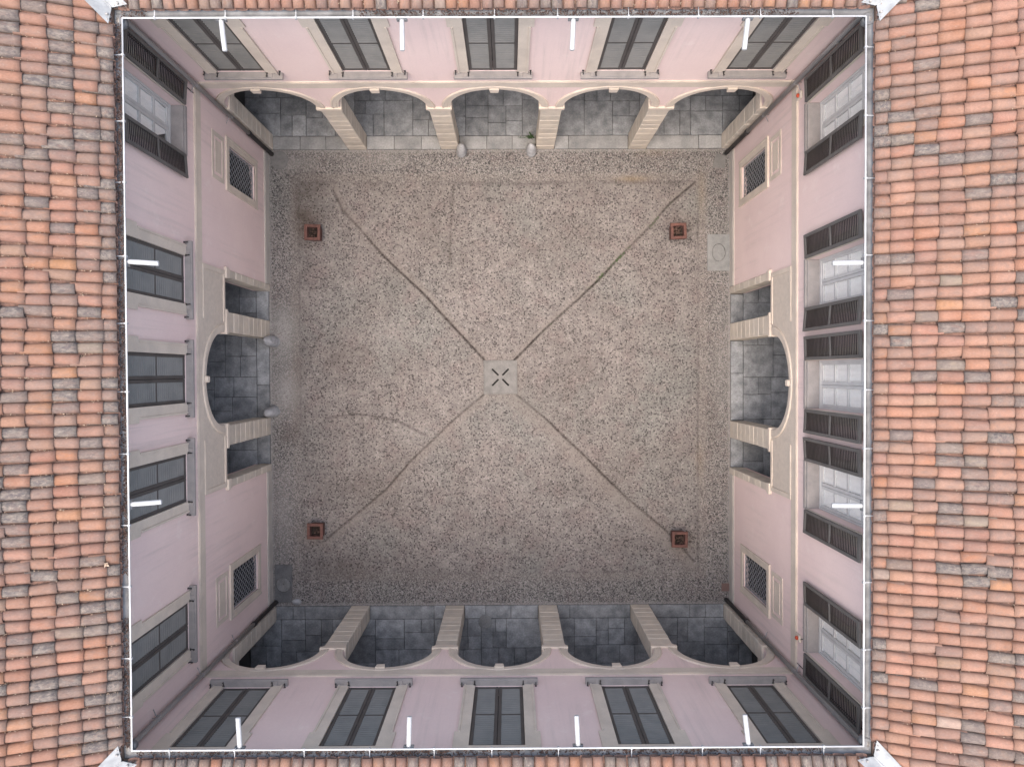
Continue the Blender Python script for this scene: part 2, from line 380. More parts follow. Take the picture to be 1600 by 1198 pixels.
def smooth(d, a, b): return np.clip((b - d) / (b - a), 0, 1)
def blob(X, Y, x, y, r, ry=None):
    ry = ry or r
    return np.exp(-(((X - x) / r) ** 2 + ((Y - y) / ry) ** 2))
def build_ground():
    nx, ny = 520, 515
    xs = np.linspace(XW - 0.02, XE + 0.02, nx); ys = np.linspace(YS - 0.02, YN + 0.02, ny)
    X, Y = np.meshgrid(xs, ys)
    # wobble so that no edge is ruler-straight
    wob = np.zeros(X.shape); wob2 = np.zeros(X.shape)
    for k in range(14):
        fx, fy = rng.normal(0, 2.2, 2); ph = rng.uniform(0, 6.28, 2); a = 0.5 / math.hypot(fx, fy, 1)
        wob += a * np.sin(fx * X + fy * Y + ph[0]); wob2 += a * np.sin(fy * X - fx * Y + ph[1])
    Xw, Yw = X + 0.02 * wob, Y + 0.02 * wob2
    x0, x1, y0, y1 = RECT
    inside = np.minimum(np.minimum(Xw - x0, x1 - Xw), np.minimum(Yw - y0, y1 - Yw))   # >0 inside the field
    border = smooth(inside, -0.06, 0.06)
    strip = np.zeros(X.shape); crack = np.zeros(X.shape); ridge = np.zeros(X.shape)
    for J, ca, sside, sw, rd in ((J_NW, 1.0, 1, 0.20, 1), (J_NE, 1.0, -1, 0.16, 1), (J_SW, 1.0, 1, 0.26, 1), (J_SE, 1.0, -1, 0.46, 1)):
        d, sd_ = seg_dist(Xw, Yw, J)
        crack = np.maximum(crack, ca * smooth(d, 0.016, 0.045) * np.clip(0.85 + 0.6 * wob2, 0.55, 1.0))
        strip = np.maximum(strip, np.where(sd_ == sside, 0.85, 0.25) * smooth(d, sw * 0.6, sw))
        ridge = np.maximum(ridge, smooth(d, 0.0, 0.07))
    # band between the field and the border
    band = np.abs(inside + 0.13)
    bw = 0.55 + 0.45 * np.clip(wob * 0.5 + 0.5, 0, 1)
    strip = np.maximum(strip, 0.85 * smooth(band, 0.07, 0.15) * bw)
    ln = smooth(np.abs(inside), 0.008, 0.04)
    crack = np.maximum(crack, ln * np.where(X > 4.6, 0.45, 0.25) * np.clip(0.6 + wob * 0.6, 0, 1))
    crack = np.maximum(crack, smooth(np.abs(inside - 0.0), 0.0, 0.09) * 0.35 * (Y > 4.8) * np.clip(0.5 + wob2 * 0.9, 0, 1))
    for pts, a in (([(-1.52, 5.2), (-1.60, 4.0), (-1.64, 2.85)], 0.38), ([(-5.05, -1.25), (-4.2, -1.15), (-3.1, -1.33), (-2.3, -1.75)], 0.5),
                   ([(-3.2, 2.3), (-2.4, 2.9), (-1.6, 3.6)], 0.22), ([(-5.3, 0.9), (-3.9, 2.0)], 0.22),
                   ([(-1.9, -4.6), (-0.8, -3.4)], 0.14), ([(2.2, 3.6), (2.4, 4.9)], 0.12)):
        d, _ = seg_dist(Xw, Yw, pts); crack = np.maximum(crack, a * smooth(d, 0.01, 0.06))
    # round the drain
    dd = np.maximum(np.abs(X - DR[0]), np.abs(Y - DR[1]))
    strip = np.maximum(strip, 0.7 * smooth(dd, 0.55, 0.75)); crack = np.maximum(crack, 0.55 * smooth(np.abs(dd - 0.45), 0.008, 0.035))
    # foot of the walls and dust lines
    edge = np.minimum(np.minimum(X - XW, XE - X), np.minimum(Y - YS, YN - Y))
    stain = 0.55 * blob(X, Y, -5.6, 5.0, 0.55, 0.5) + 0.35 * blob(X, Y, -5.7, 4.0, 0.25, 1.3) + 0.3 * blob(X, Y, -3.2, 5.2, 1.8, 0.18) \
        + 0.38 * blob(X, Y, -3.3, -5.65, 1.6, 0.22) + 0.35 * blob(X, Y, -5.0, -5.4, 1.1, 0.3) + 0.30 * blob(X, Y, -4.5, 0.4, 0.8, 0.4) \
        + 0.40 * blob(X, Y, -6.1, -1.75, 0.45, 0.35) + 0.40 * blob(X, Y, -3.9, -3.25, 0.7, 0.4) + 0.3 * blob(X, Y, -5.85, -0.2, 0.15, 1.4) \
        + 0.15 * blob(X, Y, -3.6, -4.9, 1.2, 0.5) + 0.18 * blob(X, Y, 1.6, 0.2, 1.5, 1.5) \
        + 0.22 * blob(X, Y, 1.4, 3.4, 1.5, 0.6) + 0.14 * blob(X, Y, -2.2, 3.6, 1.0, 0.7) + 0.2 * blob(X, Y, 5.6, -1.2, 0.2, 2.5) \
        + 0.15 * blob(X, Y, 3.2, -2.6, 1.3, 0.8) + 0.2 * blob(X, Y, 1.0, -5.7, 2.4, 0.3) + 0.35 * blob(X, Y, -5.4, 4.3, 0.4, 0.2)
    stain = 1.45 * stain * np.clip(0.75 + 0.5 * wob, 0, 1.4)
    pale = 0.75 * blob(X, Y, -6.25, 1.15, 0.35, 0.75) + 0.7 * blob(X, Y, -6.15, -0.55, 0.38, 0.6) + 0.45 * blob(X, Y, -6.3, -4.0, 0.3, 1.2) \
        + 0.5 * blob(X, Y, -5.9, 5.75, 0.6, 0.22) + 0.4 * blob(X, Y, -2.6, -1.7, 0.5, 0.3) + 0.2 * blob(X, Y, -3.5, 1.0, 0.8, 0.4) \
        + 0.55 * smooth(np.abs(edge - 0.03), 0.0, 0.06) + 0.25 * blob(X, Y, 5.85, 0.2, 0.3, 1.6) + 0.3 * blob(X, Y, -3.6, 5.85, 0.9, 0.2)
    pale = 1.2 * pale
    ochre = 0.9 * blob(X, Y, 3.4, 5.28, 0.42, 0.09) + 0.45 * blob(X, Y, 5.3, 4.9, 0.12, 0.6) + 0.35 * blob(X, Y, 5.25, -2.5, 0.12, 0.5) + 0.3 * blob(X, Y, 4.0, 6.0, 0.5, 0.12)
    # the field falls a few centimetres towards the drain
    Z = -0.30 * (dd < 0.40) - 0.07 * np.clip(1 - np.maximum(np.abs(X - DR[0]), np.abs(Y - DR[1])) / 5.6, 0, 1) - 0.02 * ridge + 0.006 * wob
    me = bpy.data.meshes.new('courtyard_ground')
    nv = nx * ny; co = np.stack([X, Y, Z], -1).reshape(-1, 3).astype('f4')
    i = np.arange(nv).reshape(ny, nx)
    quads = np.stack([i[:-1, :-1], i[:-1, 1:], i[1:, 1:], i[1:, :-1]], -1).reshape(-1, 4)
    me.vertices.add(nv); me.vertices.foreach_set('co', co.ravel())
    me.loops.add(quads.size); me.loops.foreach_set('vertex_index', quads.ravel().astype('i4'))
    me.polygons.add(len(quads)); me.polygons.foreach_set('loop_start', np.arange(0, quads.size, 4, dtype='i4'))
    me.polygons.foreach_set('use_smooth', np.ones(len(quads), dtype=bool))
    for nm, ch in (('ga', (border, strip, crack)), ('gb', (stain, pale, ochre))):
        a = me.color_attributes.new(nm, 'FLOAT_COLOR', 'POINT')
        arr = np.ones((nv, 4), 'f4')
        for k in range(3): arr[:, k] = np.clip(ch[k], 0, 1).ravel()
        a.data.foreach_set('color', arr.ravel())
    me.update(calc_edges=True); me.materials.append(MT['ground'])
    o = link('courtyard_ground', me); o['kind'] = 'structure'; o['label'] = 'pebble paved courtyard floor falling towards the central drain'
    return o
build_ground()
# the earth under everything, out to the horizon
o = MB().add([(-150, -150, -0.25), (150, -150, -0.25), (150, 150, -0.25), (-150, 150, -0.25)], [(0, 1, 2, 3)]).build('earth', 'joint'); o['kind'] = 'structure'
o['label'] = 'bare earth under the buildings'

# ------------------------------------------------------------------ the four wings
WINGS = {}
WLABEL = dict(N='pink wing with five arches in brightest light, five closed shuttered windows, top of photo',
              S='pink wing with five arches in deepest shade, closed shuttered windows, bottom of photo',
              W='pink wing left of court, four shuttered windows closed and one open',
              E='pink wing right of court, all five windows open with white casements')
for k, (loc, rz) in dict(N=((0, YN, 0), 0), S=((0, YS, 0), math.pi), W=((XW, 0, 0), math.pi / 2), E=((XE, 0, 0), -math.pi / 2)).items():
    w = empty('courtyard_wing', loc, rz); tag(w, WLABEL[k], 'building'); WINGS[k] = w
# local extents of each facade: u0,u1 at the wall, r0,r1 at the gutter rim, g = rim offset in front of the wall
EXT = dict(N=(XW, XE, RIM['W'], RIM['E'], YN - RIM['N']), S=(-XE, -XW, -RIM['E'], -RIM['W'], RIM['S'] - YS),
           W=(YS, YN, RIM['S'], RIM['N'], RIM['W'] - XW), E=(-YN, -YS, -RIM['N'], -RIM['S'], XE - RIM['E']))

def ring(cx, cz, rx, rz, prof, n=24):
    """moulding swept round a half ellipse; prof = [(outward offset, y)] closed"""
    m = MB(); vs = []; fs = []; k = len(prof)
    for i in range(n + 1):
        a = math.pi * i / n
        for o, y in prof: vs.append((cx - (rx + o) * math.cos(a), y, cz + (rz + o) * math.sin(a)))
    for i in range(n):
        for j in range(k):
            j2 = (j + 1) % k; fs.append((i * k + j, i * k + j2, (i + 1) * k + j2, (i + 1) * k + j))
    fs.append(tuple(range(k))); fs.append(tuple(n * k + j for j in range(k))[::-1])
    m.add(vs, fs); return m
ARCH_PROF = [(0.002, 0.05), (0.002, -0.012), (0.05, -0.012), (0.055, -0.022), (0.13, -0.025), (0.14, -0.036), (0.175, -0.033), (0.185, 0.012)]

# ---- shutters (two leaves share these meshes: hinge on x=0, leaf to +x)
LW, LH = 0.482, ZW1 - ZW0 - 0.02
def leaf_mesh(mirror, mats=('frame', 'slat'), pitch=0.074):
    fr = MB(); s = -1 if mirror else 1
    def bx(x0, x1, y0, y1, z0, z1, c=0.004): fr.cbox(min(s * x0, s * x1), max(s * x0, s * x1), y0, y1, z0, z1, c)
    T = 0.045
    bx(0, 0.062, 0, T, 0, LH); bx(LW - 0.062, LW, 0, T, 0, LH)
    bx(0.062, LW - 0.062, 0.002, T - 0.002, 0, 0.085); bx(0.062, LW - 0.062, 0.002, T - 0.002, LH - 0.085, LH)
    zm = LH * 0.5; bx(0.062, LW - 0.062, 0.002, T - 0.002, zm - 0.022, zm + 0.022)
    nf = len(fr.f)
    for z0, z1 in ((0.09, zm - 0.022), (zm + 0.022, LH - 0.085)):
        n = int((z1 - z0) / pitch)
        for i in range(n):
            z = z0 + (i + 0.5) * (z1 - z0) / n; x0, x1 = sorted((s * 0.058, s * (LW - 0.058)))
            a, b = (0.003, z - 0.022), (T - 0.003, z + 0.020); dz = 0.006
            fr.add([(x0, a[0], a[1] - dz), (x1, a[0], a[1] - dz), (x1, b[0], b[1] - dz), (x0, b[0], b[1] - dz),
                    (x0, a[0], a[1] + dz), (x1, a[0], a[1] + dz), (x1, b[0], b[1] + dz), (x0, b[0], b[1] + dz)],
                   [(3, 2, 1, 0), (4, 5, 6, 7), (0, 1, 5, 4), (1, 2, 6, 5), (2, 3, 7, 6), (3, 0, 4, 7)])
    me = fr.mesh('shutter', list(mats))
    me.polygons.foreach_set('material_index', [0 if i < nf else 1 for i in range(len(me.polygons))])
    return me
LEAF_L, LEAF_R = leaf_mesh(False), leaf_mesh(True)
OPEN_L, OPEN_R = leaf_mesh(False, ('frame_open', 'slat_shaded'), 0.060), leaf_mesh(True, ('frame_open', 'slat_shaded'), 0.060)      # hinged left / right
def surround_mesh():
    m = MB(); h = 0.49
    out = [(-0.70, 5.08), (-h, 5.08), (-h, ZW1), (h, ZW1), (h, 5.08), (0.70, 5.08), (0.70, 6.98), (0.77, 6.98), (0.77, 7.78), (-0.77, 7.78), (-0.77, 6.98), (-0.70, 6.98)]
    m.plate([out], -0.03, 0.012)
    # raised fillet along the outer edge
    for s in (-1, 1):
        a, b = sorted((s * 0.675, s * 0.712)); m.box(a, b, -0.046, 0.01, 5.085, 6.978)
    m.box(-0.785, 0.785, -0.06, 0.01, 7.785, 7.85)
    return m.mesh('window', 'cream', recalc=True)
SURROUND = surround_mesh()
def sill_mesh():
    m = MB(); m.cbox(-0.80, 0.80, -0.135, 0.02, 4.98, 5.055, 0.008); m.cbox(-0.60, 0.60, -0.115, 0.05, 5.0555, 5.082, 0.006)
    return m.mesh('sill', 'sill')
SILL = sill_mesh()
SILL2 = MB().cbox(-0.498, 0.498, -0.05, 0.02, 5.0, 5.078, 0.006).mesh('sill', 'sill')
def hook_mesh():
    m = MB(); m.tube([(0, 0.01, 0), (0, -0.07, 0), (0, -0.085, 0.012), (0, -0.085, 0.05)], 0.011, 6); m.cbox(-0.02, 0.02, -0.012, 0.005, -0.02, 0.02, 0.003)
    return m.mesh('hook', 'iron')
HOOK = hook_mesh()
BACK = MB().box(-0.485, 0.485, 0.20, 0.24, ZW0 + 0.004, ZW1 - 0.004).mesh('dark_backing', 'shade_fill')  # near-black backing, its colour gives the dark between the slats
def casement_mesh():
    m = MB(); y0, y1 = 0.24, 0.295; z0, z1 = ZW0 + 0.03, ZW1 - 0.004
    m.box(-0.487, -0.445, y0 - 0.02, y1 + 0.02, z0, z1); m.box(0.445, 0.487, y0 - 0.02, y1 + 0.02, z0, z1)
    m.box(-0.444, 0.444, y0 - 0.015, y1 + 0.015, z0, z0 + 0.05); m.box(-0.444, 0.444, y0 - 0.015, y1 + 0.015, z1 - 0.05, z1)
    zb, zt = z0 + 0.053, z1 - 0.053; n = 4; rail = 0.055
    for s in (-1, 1):
        for a, b in ((0.004, 0.062), (0.395, 0.443)):
            p, q_ = sorted((s * a, s * b)); m.box(p, q_, y0, y1, zb, zt)
        ph = (zt - zb - rail * (n + 1)) / n
        for i in range(n + 1):
            p, q_ = sorted((s * 0.0625, s * 0.3945)); z = zb + i * (ph + rail); m.box(p, q_, y0 + 0.005, y1 - 0.005, z, z + rail)
    return m.mesh('casement', 'white'), ph, zb, rail
CASE, PH, PZB, PRAIL = casement_mesh()
PANE = MB().box(-0.1655, 0.1655, -0.002, 0.002, -PH / 2, PH / 2).mesh('pane', 'glass')
def curtain_mesh(kind):
    m = MB(); vs = []; fs = []; n, k = 40, 14
    for i in range(n + 1):
        u = -0.44 + 0.88 * i / n
        for j in range(k + 1):
            z = 5.2 + 2.2 * j / k; uu = u
            if kind:      # tied back: parts below
                g = max(0.0, 1 - (z - 5.2) / 0.75); uu = u * (1 - 0.45 * g ** 0.8) + 0.13 * g
            vs.append((uu, 0.283 + 0.003 * math.sin(u * 52) + 0.002 * math.sin(u * 131 + 1), z))
    for i in range(n):
        for j in range(k): fs.append((i * (k + 1) + j, (i + 1) * (k + 1) + j, (i + 1) * (k + 1) + j + 1, i * (k + 1) + j + 1))
    return m.add(vs, fs).mesh('curtain', 'curtain', smooth=True)
CURT, CURT2 = curtain_mesh(0), curtain_mesh(1)
INSILL = MB().cbox(-0.486, 0.486, -0.02, 0.40, ZW0 - 0.02, ZW0 + 0.028, 0.004).mesh('inner_sill', 'sill')

def window(wing, u, is_open, tied=False):
    w = link('window', SURROUND, wing, (u, 0, 0))
    link('sill', SILL2 if is_open else SILL, w)
    jit = lambda a: random.uniform(-a, a)
    if not is_open:
        w['label'] = 'closed shuttered window with cream surround'
        link('shutter', LEAF_L, w, (-0.486, 0.004, ZW0 + 0.012), (0, 0, jit(0.006)))
        link('shutter', LEAF_R, w, (0.486, 0.004, ZW0 + 0.012), (0, 0, jit(0.006)))
        link('dark_backing', BACK, w)
        for s in (-1, 1):
            link('hook', HOOK, w, (s * 0.50, -0.03, 5.10)); link('hook', HOOK, w, (s * 0.76, 0.0, 5.11))
    else:
        w['label'] = 'open window with white glazed casements and shutters folded back'
        link('shutter', OPEN_L, w, (-0.500, -0.036, ZW0 + 0.0), (0, 0, math.pi + 0.05 + jit(0.025)))
        link('shutter', OPEN_R, w, (0.500, -0.036, ZW0 + 0.0), (0, 0, -math.pi - 0.05 + jit(0.025)))
        link('inner_sill', INSILL, w); link('casement', CASE, w)
        link('curtain', CURT2 if tied else CURT, w)
        for s in (-1, 1):
            for i in range(4):
                link('pane', PANE, w, (s * 0.2285, 0.268, PZB + PRAIL + PH / 2 + i * (PH + PRAIL)), (jit(0.004), 0, jit(0.004)))
    return w

def block_stack(parent, u0, u1, y0, y1, z0, z1, n, name='stone_block', mat='block', c=0.012):
    cuts = [z0 + (z1 - z0) * (i + (random.uniform(-0.12, 0.12) if 0 < i < n else 0)) / n for i in range(n + 1)]
    for a, b in zip(cuts[:-1], cuts[1:]):
        e = lambda: random.uniform(-0.003, 0.003)
        MB().cbox(u0 + e(), u1 + e(), y0 + e(), y1 + e(), a + 0.0045, b - 0.0045, c).build(name, mat, parent)
def impost(parent, u0, u1, y0, y1, z0, z1, mat='cream'):
    m = MB(); h = z1 - z0
    m.cbox(u0 - 0.012, u1 + 0.012, y0 - 0.012, y1 + 0.012, z0, z0 + h * 0.30, 0.006)
    m.cbox(u0 - 0.030, u1 + 0.030, y0 - 0.030, y1 + 0.030, z0 + h * 0.30 + 0.0005, z0 + h * 0.62, 0.012)
    m.cbox(u0 - 0.055, u1 + 0.055, y0 - 0.055, y1 + 0.055, z0 + h * 0.62 + 0.0005, z1, 0.008)
    return m.build('capital', mat, parent)

Z_SPR, Z_APX, Z_CAP = 3.15, 4.17, 2.88
def string_course(wing, u0, u1):
    m = MB()
    m.box(u0, u1, -0.018, 0.01, 4.285, 4.53)
    m.box(u0, u1, -0.034, 0.01, 4.5305, 4.575); m.box(u0, u1, -0.026, 0.01, 4.5755, 4.60)
    m.build('string_course', 'cream', wing)

def arcade_wing(key, pillars, wins, half):
    wing = WINGS[key]; u0, u1, r0, r1, g = EXT[key]
    edges = [u0] + [x for p in pillars for x in (p - half, p + half)] + [u1]
    bays = []
    for i in range(5):
        a, b = edges[2 * i], edges[2 * i + 1]
        if i == 0: a = b - 2.06
        if i == 4: b = a + 2.06
        bays.append((a, b))
    out = [(u0 + 0.001, Z_SPR)]
    for a, b in bays: out += arc((a + b) / 2, Z_SPR, (b - a) / 2, Z_APX - Z_SPR, 24)
    out += [(u1 - 0.001, Z_SPR), (u1 - 0.001, 8.32), (u0 + 0.001, 8.32)]
    holes = [[(w - 0.49, ZW0), (w - 0.49, ZW1), (w + 0.49, ZW1), (w + 0.49, ZW0)] for w in wins]
    MB().plate([out] + holes, 0, TW).build('wall', 'pink', wing, recalc=True)
    # pillars of limestone courses
    for i, p in enumerate(pillars):
        e = empty('pillar', (0, 0, 0)); e.parent = wing
        block_stack(e, p - half + 0.01, p + half - 0.01, 0.004, TW - 0.004, 0.0, Z_CAP, 9)
        impost(e, p - half + 0.012, p + half - 0.012, 0.006, TW - 0.006, Z_CAP, Z_SPR - 0.0006)
    for a, b in ((u0, bays[0][0]), (bays[4][1], u1)):
        e = empty('corner_pier', (0, 0, 0)); e.parent = wing
        block_stack(e, a + 0.002, b - 0.002, 0.004, TW - 0.004, 0.0, Z_CAP, 9)
        m = MB(); h = Z_SPR - Z_CAP
        lo, hi = (a + 0.002, b + 0.05) if a == u0 else (a - 0.05, b - 0.002)
        m.cbox(lo, hi, -0.03, TW + 0.03, Z_CAP, Z_CAP + h * 0.6, 0.008); m.cbox(lo, hi, -0.05, TW + 0.05, Z_CAP + h * 0.6 + 0.0005, Z_SPR - 0.0006, 0.008)
        m.build('capital', 'cream', e)
    for a, b in bays:
        c = (a + b) / 2
        ring(c, Z_SPR, (b - a) / 2, Z_APX - Z_SPR, ARCH_PROF).build('archivolt', 'cream', wing, recalc=True)
        m = MB(); m.add([(c - 0.085, -0.07, Z_APX - 0.04), (c + 0.085, -0.07, Z_APX - 0.04), (c + 0.105, -0.07, Z_APX + 0.112), (c - 0.105, -0.07, Z_APX + 0.112),
                         (c - 0.085, 0.30, Z_APX - 0.04), (c + 0.085, 0.30, Z_APX - 0.04), (c + 0.105, 0.30, Z_APX + 0.112), (c - 0.105, 0.30, Z_APX + 0.112)],
                        [(0, 1, 2, 3), (7, 6, 5, 4), (0, 4, 5, 1), (1, 5, 6, 2), (2, 6, 7, 3), (3, 7, 4, 0)]).build('keystone', 'cream', wing, recalc=True)
    string_course(wing, u0 + 0.002, u1 - 0.002)
    for w in wins: window(wing, w, False)
    return bays
BN = arcade_wing('N', [-4.13, -1.60, 1.00, 3.53], [-5.385, -2.85, -0.305, 2.28, 4.875], 0.255)
BS = arcade_wing('S', [-3.58, -1.03, 1.53, 4.15], [-4.90, -2.34, 0.245, 2.83, 5.40], 0.265)

def grille_mesh(w, h):
    m = MB(); sp = 0.145; r = 0.0085
    n = int((w + h * 0.75) / sp) + 2; k = 0.75      # lozenges taller than wide
    for sgn in (1, -1):
        for i in range(-n, n + 1):
            # line: x = sgn*k*z + i*sp, clipped to the opening
            pts = []
            c = i * sp
            zs = [0, h]
            for xe in (-w / 2, w / 2): zs.append((xe - c) / (sgn * k))
            zs = sorted(z for z in zs if -1e-6 <= z <= h + 1e-6 and abs(sgn * k * z + c) <= w / 2 + 1e-6)
            if len(zs) >= 2 and zs[-1] - zs[0] > 0.03:
                y = 0.0 if sgn > 0 else 0.014
                m.tube([(sgn * k * zs[0] + c, y, zs[0]), (sgn * k * zs[-1] + c, y, zs[-1])], r, 5, False)
    for a, b in (((-w / 2, 0), (w / 2, 0)), ((w / 2, 0), (w / 2, h)), ((w / 2, h), (-w / 2, h)), ((-w / 2, h), (-w / 2, 0))):
        m.tube([(a[0], 0.007, a[1]), (b[0], 0.007, b[1])], 0.012, 5)
    return m.mesh('grille', 'grille')

def passage_wing(key, c, half_c, pier, side, bars, wins):
    """wing with a three-light opening: arch between two flat-headed side lights"""
    wing = WINGS[key]; u0, u1, r0, r1, g = EXT[key]
    zs, zl = 3.20, 3.11
    a, b = c - half_c, c + half_c; s0, s1 = c - side, c + side
    L, Rr = u0 - TW, u1 + TW
    out = [(L, 0.0), (s0, 0.0), (s0, zl), (a, zl)] + arc(c, zs, half_c, Z_APX - zs, 28) + [(b, zl), (s1, zl), (s1, 0.0), (Rr, 0.0), (Rr, 8.32), (L, 8.32)]
    holes = [[(w - 0.49, ZW0), (w - 0.49, ZW1), (w + 0.49, ZW1), (w + 0.49, ZW0)] for w, _ in wins]
    holes += [[(x0, z0), (x0, z1), (x1, z1), (x1, z0)] for x0, x1, z0, z1 in bars]
    MB().plate([out] + holes, 0, TW).build('wall', 'pink', wing, recalc=True)
    for p0, p1 in ((a - pier, a), (b, b + pier)):
        e = empty('pier', (0, 0, 0)); e.parent = wing
        block_stack(e, p0 + 0.008, p1 - 0.008, -0.010, TW - 0.01, 0.0, 2.86, 9)
        impost(e, p0 + 0.012, p1 - 0.012, -0.006, TW - 0.008, 2.86, zl - 0.0006)
    for p0, p1 in ((s0 - 0.17, s0 + 0.008), (s1 - 0.008, s1 + 0.17)):
        e = empty('door_jamb', (0, 0, 0)); e.parent = wing
        block_stack(e, p0, p1, -0.028, TW - 0.1, 0.0, 2.86, 7)
        m = MB(); m.cbox(p0 - 0.02, p1 + 0.02, -0.05, TW - 0.09, 2.862, zl - 0.13, 0.006); m.cbox(p0 - 0.04, p1 + 0.04, -0.07, TW - 0.09, zl - 0.1295, zl - 0.003, 0.008)
        m.build('capital', 'cream', e)
    # relief panel over the opening
    po = [(s0 - 0.12, zl + 0.002), (a, zl + 0.002)] + arc(c, zs, half_c, Z_APX - zs, 28) + [(b, zl + 0.002), (s1 + 0.12, zl + 0.002), (s1 + 0.12, 4.2835), (s0 - 0.12, 4.2835)]
    pn = MB().plate([po], -0.014, 0.004).build('relief_panel', 'panel', wing, recalc=True)
    for e0, e1, x0, x1 in ((s0 - 0.12, s0 - 0.02, s0 - 0.02, a - 0.24), (s1 + 0.02, s1 + 0.12, b + 0.24, s1 + 0.02)):
        pl_ = sorted((e0, e1, x0, x1)); lo_, hi_ = pl_[0], pl_[-1]; lft = e0 < x0
        if lft: oc = [(lo_, zl + 0.004), (hi_, zl + 0.004), (hi_, zl + 0.085), (e1, zl + 0.085), (e1, 4.205), (hi_, 4.205), (hi_, 4.281), (lo_, 4.281)]
        else: oc = [(lo_, zl + 0.004), (hi_, zl + 0.004), (hi_, 4.281), (lo_, 4.281), (lo_, 4.205), (e0, 4.205), (e0, zl + 0.085), (lo_, zl + 0.085)]
        MB().plate([oc], -0.034, 0.0).build('panel_border', 'cream', pn, recalc=True)
    ring(c, zs, half_c, Z_APX - zs, [(o_, y - 0.014 if y < 0 else y) for o_, y in ARCH_PROF], 28).build('archivolt', 'cream', wing, recalc=True)
    m = MB(); m.cbox(c - 0.07, c + 0.07, -0.10, 0.25, Z_APX - 0.035, Z_APX + 0.115, 0.02).build('keystone', 'cream', wing)
    string_course(wing, u0 + 0.004, u1 - 0.004)
    # plinth, cut at the opening
    for x0, x1 in ((u0 + 0.003, s0 - 0.175), (s1 + 0.175, u1 - 0.003)):
        m = MB(); m.box(x0, x1, -0.030, 0.01, 0.0, 0.30); m.box(x0, x1, -0.020, 0.01, 0.3005, 0.345)
        m.build('plinth', 'plinth', wing)
    # barred ground-floor windows with a blank panel above
    for x0, x1, z0, z1 in bars:
        f = 0.15; m = MB()
        m.plate([[(x0 - f, z0 - f), (x1 + f, z0 - f), (x1 + f, z1 + f), (x0 - f, z1 + f)], [(x0, z0), (x0, z1), (x1, z1), (x1, z0)]], -0.025, 0.012)
        w = m.build('barred_window', 'cream', wing, recalc=True); w['label'] = 'barred ground floor window in cream frame'
        fo = MB()
        for q0, q1, r0_, r1_ in ((x0 - f - 0.03, x0 - f + 0.02, z0 - f, z1 + f), (x1 + f - 0.02, x1 + f + 0.03, z0 - f, z1 + f)): fo.box(q0, q1, -0.04, 0.011, r0_, r1_)
        fo.box(x0 - f - 0.032, x1 + f + 0.032, -0.042, 0.011, z1 + f + 0.0005, z1 + f + 0.045); fo.build('frame_moulding', 'cream', w)
        link('grille', grille_mesh(x1 - x0 - 0.005, z1 - z0 - 0.005), w, ((x0 + x1) / 2, 0.055, z0 + 0.0025))
        xm = x0 + (x1 - x0) * (0.30 if key == 'E' else 0.72)
        MB().box(x0 + 0.003, xm, 0.10, 0.13, z0 + 0.003, z1 - 0.003).build('dark_backing', 'shade_fill', w)  # near-black sheets stand in for the unlit opening behind the grille
        MB().box(xm + 0.005, x1 - 0.003, 0.135, 0.165, z0 + 0.003, z1 - 0.003).build('dark_backing', 'shade_fill', w)
        e = MB(); pz0, pz1 = z1 + f + 0.14, z1 + f + 0.80
        e.plate([[(x0 - 0.08, pz0), (x1 + 0.08, pz0), (x1 + 0.08, pz1), (x0 - 0.08, pz1)], [(x0 + 0.02, pz0 + 0.1), (x0 + 0.02, pz1 - 0.1), (x1 - 0.02, pz1 - 0.1), (x1 - 0.02, pz0 + 0.1)]], -0.014, 0.012)
        e.box(x0 + 0.09, x1 - 0.09, -0.012, 0.011, pz0 + 0.17, pz1 - 0.17)
        e.build('blank_panel', 'cream', wing, recalc=True)
    for i, (w, op) in enumerate(wins): window(wing, w, op, tied=(key == 'W'))
# local u of W is +y, of E is -y
passage_wing('W', -0.13, 1.08, 0.49, 2.38, [(4.45, 5.35, 1.03, 2.75), (-5.63, -4.68, 1.06, 2.78)],
             [(4.93, True), (1.90, False), (-0.11, False), (-2.125, False), (-5.155, False)])
passage_wing('E', 0.265, 1.10, 0.48, 2.40, [(-5.31, -4.48, 0.95, 2.71), (4.73, 5.63, 1.10, 2.84)],
             [(-4.94, True), (-1.775, True), (0.285, True), (2.335, True), (5.30, True)])

# ---- rooms behind the facades: back wall, gallery ceiling, upper floor
D = 3.0
for k, w in WINGS.items():
    u0, u1, *_ = EXT[k]; ex = (D + 0.3) if k in 'NS' else D; cx = D if k in 'NS' else TW
    MB().box(u0 - ex, u1 + ex, D + 0.001, D + 0.3, 0.0, 8.6).build('back_wall', 'inner', w)
    y0 = TW
    MB().box(u0 - cx, u1 + cx, y0 + 0.001, D - 0.001, 4.42, 4.60).build('gallery_ceiling', 'inner', w)

